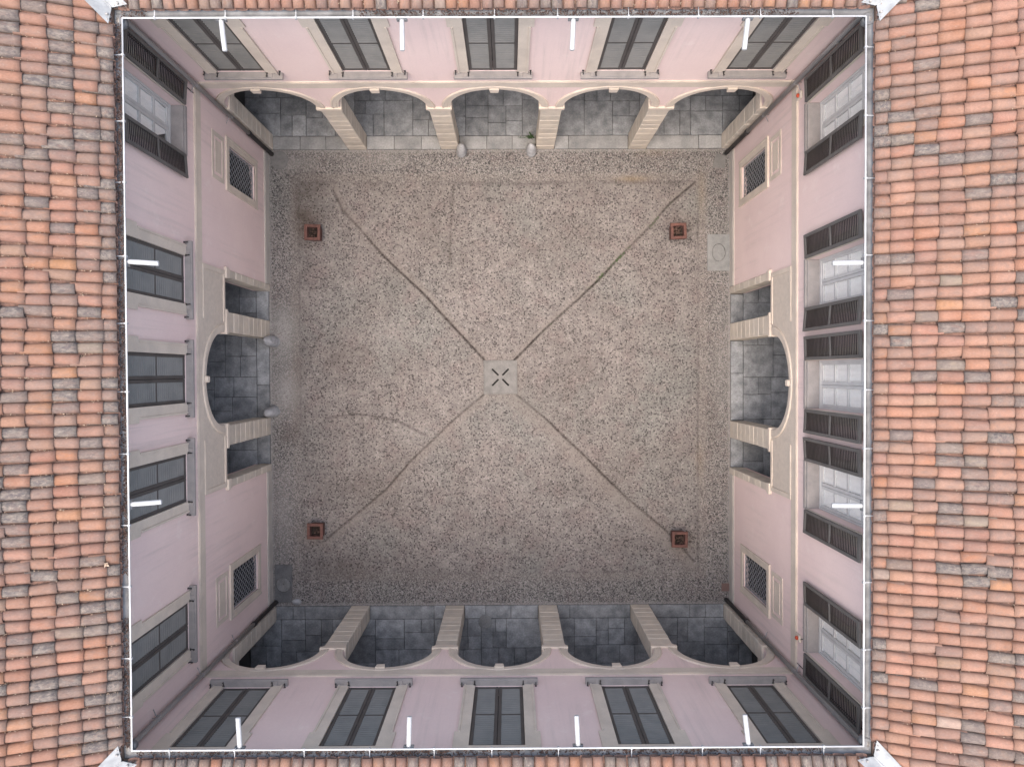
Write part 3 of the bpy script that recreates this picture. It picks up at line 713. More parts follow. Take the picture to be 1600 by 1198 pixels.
# ---- gutters, brackets, roof deck, tiles
def profile_run(m, prof, r0, r1, close=False):
    """extrude a (o,z) section along u with 45 degree mitres; o = distance outward from the rim"""
    n = len(prof); vs = []
    for o, z in prof: vs += [(r0 - o, o, z), (r1 + o, o, z)]
    fs = [(2 * i, 2 * i + 1, 2 * i + 3, 2 * i + 2) for i in range(n - 1)]
    m.add(vs, fs); return m
GR = 0.085
O_EAVE, EXPO, TLEN, PITCH = 0.125, 0.337, 0.44, 0.1845
CS = 1 / math.sqrt(1 + SLOPE * SLOPE); SN = SLOPE * CS
PAL = [((0.500, 0.285, 0.215), 0.00), ((0.535, 0.315, 0.240), 0.02), ((0.455, 0.270, 0.215), 0.12), ((0.540, 0.290, 0.195), 0.0),
       ((0.430, 0.275, 0.230), 0.28), ((0.490, 0.325, 0.260), 0.15), ((0.600, 0.320, 0.190), 0.0), ((0.370, 0.255, 0.215), 0.55),
       ((0.280, 0.240, 0.225), 0.62), ((0.215, 0.205, 0.215), 0.60), ((0.450, 0.395, 0.320), 0.45), ((0.66, 0.54, 0.48), 0.1), ((0.340, 0.275, 0.230), 0.65)]
WGT = dict(W=[.14, .14, .14, .09, .13, .11, .05, .08, .045, .03, .035, .002, .04], E=[.20, .22, .15, .10, .09, .09, .02, .04, .03, .03, .015, .012, .015],
           N=[.14, .15, .13, .10, .13, .12, .05, .06, .02, .02, .03, .01, .03], S=[.14, .13, .15, .09, .15, .11, .02, .09, .03, .02, .03, .002, .04])
def tile_verts(short=False):
    """barrel cover tile: lower (wide) end at the origin, running up along +y"""
    n = 8; vs = []; fs = []; L = TLEN
    sec = [(0.0, 0.0885, 0.0805), (0.10, 0.086, 0.0780), (L, 0.0755, 0.067)]
    for y, rx, rz in sec:
        for k in range(n + 1):
            a = math.pi * k / n; vs.append((-rx * math.cos(a), y, rz * math.sin(a) ** 0.85))
    for i in range(2):
        for k in range(n): fs.append((i * 9 + k, i * 9 + k + 1, (i + 1) * 9 + k + 1, (i + 1) * 9 + k))
    b = len(vs)
    for k in range(n + 1):
        a = math.pi * k / n; vs.append((-0.0775 * math.cos(a), 0.0, 0.069 * math.sin(a) ** 0.85))
    for k in range(n + 1):
        a = math.pi * k / n; vs.append((-0.075 * math.cos(a), 0.12, 0.065 * math.sin(a) ** 0.85))
    for k in range(n):
        fs.append((k + 1, k, b + k, b + k + 1)); fs.append((b + k + 1, b + k, b + 9 + k, b + 9 + k + 1))
    return vs, fs
TV, TF = tile_verts()
TILE_ME = MB().add(TV, TF).mesh('roof_tile', 'tile')
TILE_ME.polygons.foreach_set('use_smooth', [i < 16 for i in range(len(TILE_ME.polygons))])
TVN = np.array(TV)
ROWS = 14
VALW = 0.25     # half width of the valley sheet, measured along u

for k, wing in WINGS.items():
    u0, u1, r0, r1, g = EXT[k]
    # gutter
    sec = [(GR + GR * math.cos(a), ZRIM + 0.0 - GR * 0.95 * math.sin(a)) for a in [math.pi - math.pi * i / 10 for i in range(11)]]
    m = MB(); profile_run(m, sec + [(2 * GR + 0.004, ZRIM + 0.02)] + [(2 * GR + 0.003, ZRIM)] + [(p[0] + (0.003 if p[0] > GR else -0.003), p[1] - 0.004) for p in sec[::-1]], r0, r1)
    m.v = [(x, y - g, z) for x, y, z in []] or [(x, -g + y, z) for x, y, z in m.v]
    gut = m.build('gutter', 'zinc', wing, smooth=True)
    MB().tube([(r0, -g, ZRIM + 0.004), (r1, -g, ZRIM + 0.004)], 0.0135, 10).build('rim_bead', 'rim', gut, smooth=True)
    n = int((r1 - r0) / 1.05); 
    for i in range(n):
        u = r0 + (i + 0.5 + random.uniform(-0.1, 0.1)) * (r1 - r0) / n
        b = MB(); b.box(u - 0.007, u + 0.007, -g - 0.01, -g + 2 * GR - 0.02, ZRIM + 0.004, ZRIM + 0.008); b.box(u - 0.014, u + 0.014, -g - 0.024, -g + 0.02, ZRIM - 0.02, ZRIM + 0.0245)
        b.build('bracket', 'zinc_l', gut)
    # fascia and soffit under the eaves
    m = MB(); m.box(r0 - 0.3, r1 + 0.3, -g + 0.20, 0.0 if g > 0.2 else 0.01, 8.26, 8.30); m.build('soffit', 'inner', wing)
    # roof deck
    oE = O_EAVE + 0.02; o1 = oE + ROWS * EXPO * CS
    zr = lambda o, h=0.0: ZEAVE + (o - O_EAVE) * SLOPE + h
    m = MB(); m.add([(r0 - oE, -g + oE, zr(oE, -0.03)), (r1 + oE, -g + oE, zr(oE, -0.03)), (r1 + o1, -g + o1, zr(o1, -0.03)), (r0 - o1, -g + o1, zr(o1, -0.03)),
                     (r0 - oE, -g + oE, zr(oE, -0.06)), (r1 + oE, -g + oE, zr(oE, -0.06)), (r1 + o1, -g + o1, zr(o1, -0.06)), (r0 - o1, -g + o1, zr(o1, -0.06))],
                    [(0, 1, 2, 3), (7, 6, 5, 4), (0, 4, 5, 1), (1, 5, 6, 2), (2, 6, 7, 3), (3, 7, 4, 0)])
    roof = m.build('roof', 'deck', wing)
    # channels (concave under-tiles), one trough per gap
    U = r1 - r0; ncol = int(round((U + 2 * o1) / PITCH)) + 2; cu = (r0 + r1) / 2
    ch = MB()
    for i in range(-ncol // 2 - 1, ncol // 2 + 1):
        u = cu + (i + 0.5) * PITCH
        ob = max(oE - 0.03, r0 - u + 0.15, u - r1 + 0.15)     # where the trough leaves the valley
        if ob > o1 - 0.2: continue
        vs = []
        nseg = max(1, int((o1 - ob) / 0.36))
        for j in range(nseg + 1):
            o = ob + (o1 - ob) * j / nseg; lift = 0.0
            for a in range(7):
                t = math.pi * a / 6; vs.append((u - 0.092 * math.cos(t), -g + o, zr(o, 0.032 - 0.048 * math.sin(t))))
        ch.add(vs, [(j * 7 + a, j * 7 + a + 1, (j + 1) * 7 + a + 1, (j + 1) * 7 + a) for j in range(nseg) for a in range(6)])
    co = ch.build('channel_tile', 'channel', roof, smooth=True); co['kind'] = 'stuff'
    # cover tiles
    single, rest = [], []
    for row in range(ROWS):
        for i in range(-ncol // 2 - 1, ncol // 2 + 2):
            u = cu + i * PITCH + 0.35 * PITCH
            rs = random.uniform(-0.03, 0.03)
            o = O_EAVE + (row * EXPO - (0.13 if row else 0.0) + rs * (1 if row else 0.4)) * CS
            if row == 0: o = O_EAVE + rs * 0.3
            margin_lo = u - (r0 - o) ; margin_hi = (r1 + o) - u
            if min(margin_lo, margin_hi) < VALW - 0.44: continue
            vis = o < (1.75 if k == 'W' else 2.05 if k == 'E' else 0.30)
            Mx = (Matrix.Translation((u + random.uniform(-0.008, 0.008), -g + o, zr(o, 0.012 + (0.008 if row else 0.0) + random.uniform(-0.003, 0.003))))
                  @ Matrix.Rotation(math.atan(SLOPE) - 0.032, 4, 'X') @ Matrix.Rotation(random.gauss(0, 0.028), 4, 'Z') @ Matrix.Rotation(random.uniform(-0.05, 0.05), 4, 'Y'))
            nz = noise.noise((u * 0.9 + 7 * ord(k), o * 1.1, 0.0)) + 0.5 * noise.noise((u * 2.6 + 3 * ord(k), o * 2.6, 4.0))   # weathering comes in patches
            wt = [x * (math.exp(2.2 * nz) if q_ in (4, 7, 8, 9, 10, 12) else 1.0) for q_, x in enumerate(WGT[k])]
            c, al = random.choices(PAL, wt)[0]; al += 0.10 + 0.25 * nz + (0.10 if k == 'W' else 0.0)
            j = random.uniform(0.90, 1.08)
            c = tuple(min(1, {'W': 0.41, 'E': 0.44, 'N': 0.44, 'S': 0.41}[k] * x * h_ * j * random.uniform(0.97, 1.03)) for x, h_ in zip(c, (0.98, 0.915, 0.865))); al = min(1, max(0, al + random.uniform(-0.1, 0.22) + (0.22 if row == 0 else 0)))
            if row == 0: c = tuple(x * 0.9 for x in c)
            (single if vis else rest).append((row, u, o, Mx, (*c, al), min(margin_lo, margin_hi)))
    if len(single) > 300:
        pr = {r: i for i, r in enumerate([1, 2, 3, 4, 0, 5, 6, 7])}
        single.sort(key=lambda t: (pr.get(t[0], 9), abs(t[1] - cu))); rest += single[300:]; single = single[:300]
    def cut(bm, near_lo):
        # trim at the valley sheet: keep u > r0 - o + VALW (mirror for the other end); o = y + g
        if near_lo: co_, no = Vector((r0 + VALW, -g, 0)), Vector((1, 1, 0))
        else: co_, no = Vector((r1 - VALW, -g, 0)), Vector((-1, 1, 0))
        bmesh.ops.bisect_plane(bm, geom=bm.verts[:] + bm.edges[:] + bm.faces[:], plane_co=co_, plane_no=no.normalized(), clear_inner=True)
    for row, u, o, Mx, c, mg in single:
        if mg < VALW + 0.12:
            bm = bmesh.new(); bm.from_mesh(TILE_ME); bm.transform(Mx); cut(bm, u < cu)
            if len(bm.faces) < 2: bm.free(); continue
            me = bpy.data.meshes.new('roof_tile'); bm.to_mesh(me); bm.free(); me.materials.append(MT['tile'])
            ob_ = link('roof_tile', me, roof)
        else:
            ob_ = link('roof_tile', TILE_ME, roof); ob_.matrix_local = Mx
        ob_.color = c
    bm = bmesh.new()
    allv, allf, allc, allsm = [], [], [], []
    me = bpy.data.meshes.new('roof_tile_field')
    for row, u, o, Mx, c, mg in rest:
        if mg < VALW + 0.12:
            b2 = bmesh.new(); b2.from_mesh(TILE_ME); b2.transform(Mx); cut(b2, u < cu)
            b2.verts.index_update(); n0 = len(allv)
            allv += [tuple(v.co) for v in b2.verts]; fl = [[v.index + n0 for v in f.verts] for f in b2.faces]; allsm += [f.smooth for f in b2.faces]; b2.free()
        else:
            n0 = len(allv); A = np.array(Mx); allv += [tuple(x) for x in TVN @ A[:3, :3].T + A[:3, 3]]; fl = [[a + n0 for a in f] for f in TF]; allsm += [q_ < 16 for q_ in range(len(TF))]
        allf += fl; allc += [c] * len(fl)
    bm.free()
    me.from_pydata(allv, [], allf)
    at = me.color_attributes.new('tc', 'FLOAT_COLOR', 'CORNER')
    ls = np.repeat(np.array(allc, 'f4'), [len(f) for f in allf], axis=0); at.data.foreach_set('color', ls.ravel())
    me.materials.append(MT['tile_s'])
    me.polygons.foreach_set('use_smooth', [p_.loop_total >= 3 and s_ for p_, s_ in zip(me.polygons, allsm)])
    fo = link('roof_tile_field', me, roof); fo['kind'] = 'stuff'

# valley sheets at the four corners, half on each roof
for key, ends in (('W', (0, 1)), ('E', (0, 1))):
    wing = WINGS[key]; u0, u1, r0, r1, g = EXT[key]
    for e in ends:
        m = MB(); vs = []; s = -1 if e == 0 else 1; rc = r0 if e == 0 else r1
        # (own side, fold, far side) at two distances from the gutter; far side lies on the neighbour's roof
        st = [0.145, 0.55, 1.0, 1.6, 2.4, 3.4, 4.6]
        for o in st:
            w = VALW + 0.035 + random.uniform(-0.012, 0.012)
            z = lambda oo, h: ZEAVE + (oo - O_EAVE) * SLOPE + h
            if o == st[0]:      # end of the sheet is cut square to both gutters
                vs += [(rc + s * (o - w * 1.05), -g + o, z(o, 0.125)), (rc + s * (o - 0.02), -g + o, z(o, 0.03)), (rc + s * o, -g + o, z(o, 0.045)), (rc + s * o, -g + o - 0.02, z(o, 0.03)), (rc + s * o, -g + o - w * 1.05, z(o, 0.125))]
            else:
                vs += [(rc + s * (o - w), -g + o, z(o, 0.125)), (rc + s * (o - 0.025), -g + o, z(o, 0.03)), (rc + s * o, -g + o, z(o, 0.055)), (rc + s * o, -g + o - 0.025, z(o, 0.03)), (rc + s * o, -g + o - w, z(o, 0.125))]
        fs = [(i * 5 + j, i * 5 + j + 1, (i + 1) * 5 + j + 1, (i + 1) * 5 + j) for i in range(len(st) - 1) for j in range(4)]
        v = m.add(vs, fs).build('valley_flashing', 'flash', wing)
        for j in (0.5, 0.82):
            for a, b in ((0.145 - (VALW + 0.03) * 0.98 * j, 0.175), (0.175, 0.145 - (VALW + 0.03) * 0.98 * j)):
                x, y = rc + s * a, -g + b
                MB().lathe([(0.02, ZEAVE + 0.02), (0.02, ZEAVE + 0.128), (0.008, ZEAVE + 0.136)], 8, x, y).build('bolt', 'pipe', v)

# ---- downpipes in the four corners
def downpipe(key, end):
    wing = WINGS[key]; u0, u1, r0, r1, g = EXT[key]; s = -1 if end == 0 else 1
    uc = (u0 if end == 0 else u1) - s * 0.115; rc = r0 if end == 0 else r1
    y = -0.115
    p = MB()
    p.tube([(rc + s * 0.0, -g + 0.085, 8.24), (rc + s * 0.0, -g + 0.09, 8.12), (rc + (uc - rc) * 0.5, (-g + y) / 2, 7.92), (uc, y, 7.72), (uc, y, 7.5), (uc, y, 1.72)], 0.05, 12)
    o = p.build('downpipe', 'pipe', wing, smooth=True)
    MB().lathe([(0.062, 0.0), (0.062, 0.10), (0.055, 0.11), (0.055, 1.66), (0.068, 1.67), (0.068, 1.76), (0.05, 1.77)], 12, uc, y).build('pipe_foot', 'iron', o, smooth=True)
    MB().lathe([(0.05, 8.06), (0.085, 8.10), (0.10, 8.24), (0.09, 8.24)], 12, rc, -g + 0.085).build('outlet_funnel', 'zinc', o, smooth=True)
    for z in (2.9, 4.75, 6.6):
        c = MB(); c.lathe([(0.057, z), (0.057, z + 0.03), (0.05, z + 0.03)], 12, uc, y); c.tube([(uc, y, z + 0.015), (uc - s * 0.0, 0.02, z + 0.015)], 0.008, 6)
        c.tube([(uc, y + 0.02, z + 0.015), (uc - s * 0.17, y + 0.09, z + 0.015)], 0.008, 6)
        c.build('pipe_clamp', 'pipe', o)
for key in 'WE':
    for e in (0, 1): downpipe(key, e)
# thin cable beside two of the pipes
for key, e in (('W', 1), ('E', 1)):
    u0, u1, r0, r1, g = EXT[key]
    u = u1 - 0.24
    MB().tube([(u, -0.012, 8.2), (u + 0.005, -0.014, 6.5), (u - 0.004, -0.012, 4.62)], 0.010, 5).build('cable', 'iron', WINGS[key])

# ------------------------------------------------------------------ floors of the galleries: stone slabs
def split_rect(x0, x1, y0, y1, out, lo, hi):
    w, h = x1 - x0, y1 - y0
    big = max(w, h)
    if big > hi or (big > lo * 1.7 and random.random() < 0.55):
        if w > h or (w == h and random.random() < 0.5):
            if w < 2 * lo * 0.8: out.append((x0, x1, y0, y1)); return
            t = x0 + w * random.uniform(0.36, 0.64); split_rect(x0, t, y0, y1, out, lo, hi); split_rect(t, x1, y0, y1, out, lo, hi)
        else:
            if h < 2 * lo * 0.8: out.append((x0, x1, y0, y1)); return
            t = y0 + h * random.uniform(0.36, 0.64); split_rect(x0, x1, y0, t, out, lo, hi); split_rect(x0, x1, t, y1, out, lo, hi)
    else: out.append((x0, x1, y0, y1))
def slab(parent, x0, x1, y0, y1, mat='slab', name='paving_slab', zt=0.05):
    j = 0.005
    MB().cbox(x0 + j, x1 - j, y0 + j, y1 - j, 0.0, zt + random.uniform(-0.004, 0.004), 0.007).build(name, mat, parent)
FLAB = dict(N='dark stone slab floor of the arcade at the top of the photo', S='dark stone slab floor of the arcade at the bottom of the photo',
            W='dark stone slab floor of the passage left of the court', E='dark stone slab floor of the passage right of the court')
for k, w in WINGS.items():
    u0, u1, *_ = EXT[k]
    f = MB()
    f.box(u0 - (D if k in 'NS' else 0), u1 + (D if k in 'NS' else 0), -0.0 if k in 'NS' else 0.0, D, -0.2, 0.012)
    fl = f.build('gallery_floor', 'joint'); fl.location = w.location; fl.rotation_euler = w.rotation_euler
    fl['kind'] = 'structure'; fl['label'] = FLAB[k]
    if k in 'NS':
        bays = BN if k == 'N' else BS
        ped = [(bays[i][1], bays[i + 1][0]) for i in range(4)]
        for a, b in bays:      # threshold stones between the pillars
            n = random.choice((2, 3, 3)); cuts = [a] + sorted(random.uniform(a + 0.3, b - 0.3) for _ in range(n - 1)) + [b]
            if n == 3 and cuts[2] - cuts[1] < 0.3: cuts = [a, a + 0.75, a + 1.45, b]
            for c0, c1 in zip(cuts[:-1], cuts[1:]): slab(fl, c0, c1, 0.0, 0.36, 'threshold' if k == 'N' else 'slab', 'threshold_stone')
        rects = []; x = u0 - 0.6
        while x < u1 + 0.6:
            x2 = min(x + random.uniform(1.2, 1.7), u1 + 0.6)
            if u1 + 0.6 - x2 < 0.6: x2 = u1 + 0.6
            split_rect(x, x2, 0.365, 2.30, rects, 0.40, 1.0); x = x2
        for r in rects: slab(fl, *r)
    else:
        c = -0.13 if k == 'W' else 0.265
        for x0, x1 in ((c - 2.37, c - 1.57), (c - 1.09, c - 0.2), (c - 0.2, c + 1.09), (c + 1.57, c + 2.39)):
            slab(fl, x0, x1, 0.0, 0.34, 'slab', 'threshold_stone')
        rects = []; x = c - 2.7
        while x < c + 2.7:
            x2 = min(x + random.uniform(1.1, 1.5), c + 2.7)
            if c + 2.7 - x2 < 0.5: x2 = c + 2.7
            split_rect(x, x2, 0.345, 2.40, rects, 0.45, 1.1); x = x2
        for r in rects: slab(fl, *r)

# ------------------------------------------------------------------ things in the court
def gz(x, y): return -0.07 * max(0, 1 - max(abs(x - DR[0]), abs(y - DR[1])) / 5.6)
# central drain stone with four slots
dz = gz(*DR) + 0.012
dr = empty('drain_cover', (DR[0], DR[1], dz), R(0.3)); tag(dr, 'square grey stone drain cover with X-shaped slots at court centre', 'drain cover')
h = 0.435; lp = [[(-h, -h), (h, -h), (h, h), (-h, h)]]
for a in (45, 135, 225, 315):
    ca, sa = math.cos(R(a)), math.sin(R(a)); q = []
    for r_, t_ in ((0.075, -0.024), (0.325, -0.024), (0.325, 0.024), (0.075, 0.024)): q.append((r_ * ca - t_ * sa, r_ * sa + t_ * ca))
    lp.append(q)
m = MB().plate(lp, 0, 0.07); m.v = [(x, z, -y + 0.035) for x, y, z in m.v]
m.build('stone_slab', 'drain', dr, recalc=True)
MB().box(-0.4, 0.4, -0.4, 0.4, -0.30, -0.06).build('slot_dark_fill', 'shade_fill', dr)  # solid near-black block, its colour gives the darkness in the slots
fr = MB()
for a, b, c, d in ((-h - 0.03, h + 0.03, -h - 0.03, -h - 0.004), (-h - 0.03, h + 0.03, h + 0.004, h + 0.03), (-h - 0.03, -h - 0.004, -h - 0.003, h + 0.003), (h + 0.004, h + 0.03, -h - 0.003, h + 0.003)):
    fr.box(a, b, c, d, -0.05, 0.022)
fr.build('stone_rim', 'drain', dr)

# terracotta planters
def planter(x, y, label, seed, plant):
    rr = random.Random(seed)
    e = empty('terracotta_planter', (x, y, gz(x, y)), R(rr.uniform(-2, 2))); tag(e, label, 'planter', 'terracotta planters')
    m = MB(); b0, b1, H = 0.158, 0.183, 0.44
    def rg(r, z): return [(-r, -r, z), (r, -r, z), (r, r, z), (-r, r, z)]
    levels = [(b0, 0.0), (b1, H - 0.09), (b1 + 0.028, H - 0.085), (b1 + 0.03, H - 0.006), (b1 + 0.024, H), (b1 - 0.04, H), (b1 - 0.047, H - 0.008), (b1 - 0.055, 0.06)]
    vs = [p for r_, z in levels for p in rg(r_, z)]
    fs = [(i * 4 + k, i * 4 + (k + 1) % 4, (i + 1) * 4 + (k + 1) % 4, (i + 1) * 4 + k) for i in range(len(levels) - 1) for k in range(4)] + [(3, 2, 1, 0)]
    m.add(vs, fs).build('pot', 'terra', e)
    s = MB(); n = 6; sv = []
    for i in range(n + 1):
        for j in range(n + 1): sv.append((-0.134 + 0.268 * i / n, -0.134 + 0.268 * j / n, H - 0.16 + rr.uniform(-0.015, 0.02)))
    s.add(sv, [(i * (n + 1) + j, (i + 1) * (n + 1) + j, (i + 1) * (n + 1) + j + 1, i * (n + 1) + j + 1) for i in range(n) for j in range(n)]).build('soil', 'soil', e, smooth=True)
    t = MB()
    for i in range(plant):
        a = rr.uniform(0, 6.28); l = rr.uniform(0.05, 0.13); p0 = Vector((rr.uniform(-0.05, 0.05), rr.uniform(-0.05, 0.05), H - 0.165))
        p1 = p0 + Vector((math.cos(a) * l * 0.5, math.sin(a) * l * 0.5, rr.uniform(0.05, 0.14))); p2 = p1 + Vector((math.cos(a) * l * 0.5, math.sin(a) * l * 0.5, rr.uniform(-0.02, 0.05)))
        t.tube([p0, p1, p2], [0.006, 0.004, 0.002], 4)
        for q in range(3):
            c = p1.lerp(p2, rr.random()); a2 = rr.uniform(0, 6.28); d1 = Vector((math.cos(a2), math.sin(a2), rr.uniform(-.3, .5))) * 0.028; d2 = Vector((-d1.y, d1.x, 0.2 * d1.z)) * 0.5
            t.add([c - d2, c + d1 - d2 * 0.3, c + d1 + d2 * 0.3, c + d2], [(0, 1, 2, 3)])
    t.build('dead_plant', 'twig', e)
planter(-5.285, 3.775, 'square terracotta planter with dead plant near top left corner of court', 1, 9)
planter(4.575, 3.775, 'square terracotta planter near top right corner of court, beside oval manhole', 2, 22)
planter(-5.285, -4.29, 'square terracotta planter with bare soil near bottom left corner of court', 3, 4)
planter(4.605, -4.565, 'square terracotta planter near bottom right corner of court', 4, 16)

# guard stones
def guard(x, y, lean, label, hgt, rad, seed):
    rr = random.Random(seed); m = MB(); n = 18; prof = []
    for i in range(15):
        t = i / 14; z = hgt * t; r_ = rad * (1 - 0.35 * t) * math.sqrt(max(0.0, 1 - max(0, (t - 0.55) / 0.45) ** 2.2)) * (0.93 + 0.1 * math.sin(t * 3)); prof.append((max(r_, 0.012), z - 0.02))
    m.lathe(prof, n)
    m.v = [(px * (1 + 0.05 * noise.noise((px * 6, py * 6, pz * 5 + seed))) + lean[0] * (pz / hgt) + 0.015 * noise.noise((px * 9, py * 9, pz * 9 + seed)), py + lean[1] * (pz / hgt) + 0.015 * noise.noise((py * 9, pz * 9, px * 9 + seed)), pz) for px, py, pz in m.v]
    o = m.build('guard_stone', 'guard', None, smooth=True); o.location = (x, y, 0.0); tag(o, label, 'guard stone', 'stone guards at the openings'); return o
guard(-1.285, 6.02, (0.02, 0.06), 'pale conical guard stone left of the middle arch at top', 0.52, 0.155, 1)
guard(0.63, 6.02, (-0.02, 0.06), 'pale conical guard stone right of the middle arch at top, by the weed', 0.52, 0.15, 2)
guard(-6.475, 0.86, (-0.075, 0.02), 'pale rounded guard stone at upper pier of the left passage arch', 0.60, 0.17, 3)
guard(-6.485, -1.06, (-0.075, -0.02), 'pale rounded guard stone at lower pier of the left passage arch', 0.60, 0.17, 4)

# manhole stone with oval lid
mh = empty('manhole', (5.77, 3.255, 0.004)); tag(mh, 'rectangular pale stone with oval manhole lid beside the right wall', 'manhole')
n = 40; ov = [(0.185 * math.cos(2 * math.pi * i / n), 0.245 * math.sin(2 * math.pi * i / n)) for i in range(n)]
m = MB().plate([[(-0.31, -0.5), (0.31, -0.5), (0.31, 0.5), (-0.31, 0.5)], ov], 0, 0.05); m.v = [(x, z, -y + 0.025) for x, y, z in m.v]; m.build('stone_slab', 'paleslab', mh, recalc=True)
ov2 = [(x * 0.93, y * 0.945) for x, y in ov]; hl = [(0.013 * math.cos(2 * math.pi * i / 8), 0.013 * math.sin(2 * math.pi * i / 8)) for i in range(8)]
m = MB().plate([ov2, hl], 0, 0.05); m.v = [(x, z, -y + 0.022) for x, y, z in m.v]; m.build('lid', 'paleslab', mh, recalc=True)
MB().box(-0.25, 0.25, -0.3, 0.3, -0.08, -0.02).build('lid_dark_fill', 'shade_fill', mh)  # solid near-black block, painted darkness round and under the lid
# corner stone with round lid, bottom left
mh = empty('manhole', (-6.275, -5.82, 0.004)); tag(mh, 'dark stone with round lid in the bottom left corner of court', 'manhole')
ov = [(0.205 * math.cos(2 * math.pi * i / n), 0.205 * math.sin(2 * math.pi * i / n)) for i in range(n)]
m = MB().plate([[(-0.235, -0.52), (0.235, -0.52), (0.235, 0.52), (-0.235, 0.52)], [(x, y - 0.03) for x, y in ov]], 0, 0.05); m.v = [(x, z, -y + 0.02) for x, y, z in m.v]; m.build('stone_slab', 'darkstone', mh, recalc=True)
m = MB().lathe([(0.195, -0.03), (0.195, 0.022), (0.185, 0.026), (0.06, 0.026), (0.05, 0.022), (0.03, 0.022), (0.012, 0.034)], 32); m.v = [(x, y - 0.03, z) for x, y, z in m.v]; m.build('lid', 'darklid', mh)
lidS = MB().lathe([(0.19, -0.02), (0.19, 0.058), (0.18, 0.063), (0.045, 0.063), (0.04, 0.056), (0.012, 0.056)], 32).build('stone_lid', 'darklid'); lidS.location = (-0.70, -6.90, 0.0)
tag(lidS, 'round stone lid set in the floor of the middle arch at the bottom', 'manhole')
# splash stone under top left pipe, small cover, loose stone
m = MB().lathe([(0.25, -0.02), (0.25, 0.012), (0.235, 0.020), (0.1, 0.016)], 22); m.v = [(x * (1 + 0.06 * math.sin(3 * x * 9 + y * 14)), y, z) for x, y, z in m.v]
o = m.build('splash_stone', 'drain'); o.location = (-6.29, 5.82, 0.0); tag(o, 'round grey splash stone below the top left downpipe', 'stone')
m = MB().add([(-0.2, -0.2, 0.018), (0.14, -0.22, 0.018), (0.17, 0.12, 0.018), (-0.1, 0.2, 0.018), (-0.2, -0.2, -0.02), (0.14, -0.22, -0.02), (0.17, 0.12, -0.02), (-0.1, 0.2, -0.02)], [(0, 1, 2, 3), (0, 4, 5, 1), (1, 5, 6, 2), (2, 6, 7, 3), (3, 7, 4, 0)])
o = m.build('splash_stone', 'drain'); o.location = (5.80, 5.78, 0.0); tag(o, 'flat pale splash stone below the top right downpipe', 'stone')
m = MB(); m.cbox(-0.11, 0.11, -0.11, 0.11, -0.02, 0.016, 0.006)
o = m.build('small_cover', 'brown'); o.location = (5.965, -5.99, 0); tag(o, 'small square brown cover beside the bottom right corner', 'cover')
bm = bmesh.new(); bmesh.ops.create_icosphere(bm, subdivisions=2, radius=0.09)
for v in bm.verts: v.co *= 1 + 0.35 * noise.noise(v.co * 9); v.co.z *= 0.6; v.co.x *= 1.5
me = bpy.data.meshes.new('loose_stone'); bm.to_mesh(me); bm.free(); me.materials.append(MT['guard'])
o = link('loose_stone', me, None, (-5.93, -6.33, 0.02)); tag(o, 'loose white stone lying near the bottom left corner', 'stone')

# weed by the guard stone, moss in the joint
def leafy(pts, size, n, spread, up, rr):
    m = MB()
    for p in pts:
        for i in range(n):
            c = Vector(p) + Vector((rr.gauss(0, spread), rr.gauss(0, spread), abs(rr.gauss(0, up)))); a = rr.uniform(0, 6.28); s = size * rr.uniform(0.5, 1.3)
            d = Vector((math.cos(a), math.sin(a), rr.uniform(-0.2, 0.6))) * s; e = Vector((-math.sin(a), math.cos(a), rr.uniform(-0.3, 0.3))) * s * 0.35
            m.add([c, c + d * 0.5 - e, c + d, c + d * 0.5 + e], [(0, 1, 2, 3)])
    return m
rr = random.Random(3)
w = empty('weed', (0.60, 6.42, 0.05)); tag(w, 'small green weed behind the guard stone in the top arcade', 'plant')
leafy([(0, 0, 0.02)], 0.055, 40, 0.032, 0.035, rr).build('leaves', 'leaf', w)
m = MB()
for i in range(7):
    a = rr.uniform(0, 6.28); m.tube([(0, 0, 0), (0.03 * math.cos(a), 0.03 * math.sin(a), 0.05)], 0.003, 4)
m.build('stems', 'leaf', w)
leafy([(-0.12 - 0.03 * i, -0.01, 0.0) for i in range(7)], 0.022, 6, 0.012, 0.006, rr).build('creeping_shoot', 'leaf', w)
def along(J, t0, t1, n):
    out = []; L = [math.dist(a, b) for a, b in zip(J[:-1], J[1:])]; T = sum(L)
    for i in range(n):
        d = T * rr.uniform(t0, t1); k = 0
        while k < len(L) - 1 and d > L[k]: d -= L[k]; k += 1
        a, b = J[k], J[k + 1]; t = d / L[k]; x, y = a[0] + (b[0] - a[0]) * t, a[1] + (b[1] - a[1]) * t; out.append((x, y, gz(x, y) - 0.012))
    return out
mo = leafy(along(J_NE, 0.36, 0.56, 40) + along(J_NE, 0.41, 0.44, 40) + along(J_NE, 0.51, 0.535, 30) + along(J_NE, 0.20, 0.25, 25) + along(J_NE, 0.05, 0.95, 40), 0.018, 3, 0.022, 0.008, rr)
o = mo.build('moss', 'moss'); tag(o, 'green moss and grass tufts along the top right paving joint', 'moss', kind='stuff')
mo = leafy(along(J_SE, 0.05, 0.95, 60) + along(J_NW, 0.05, 0.9, 50) + along(J_SW, 0.1, 0.9, 60), 0.016, 3, 0.018, 0.004, rr)
o = mo.build('joint_debris', 'litter'); tag(o, 'dark leaf debris caught in the other paving joints', 'debris', kind='stuff')

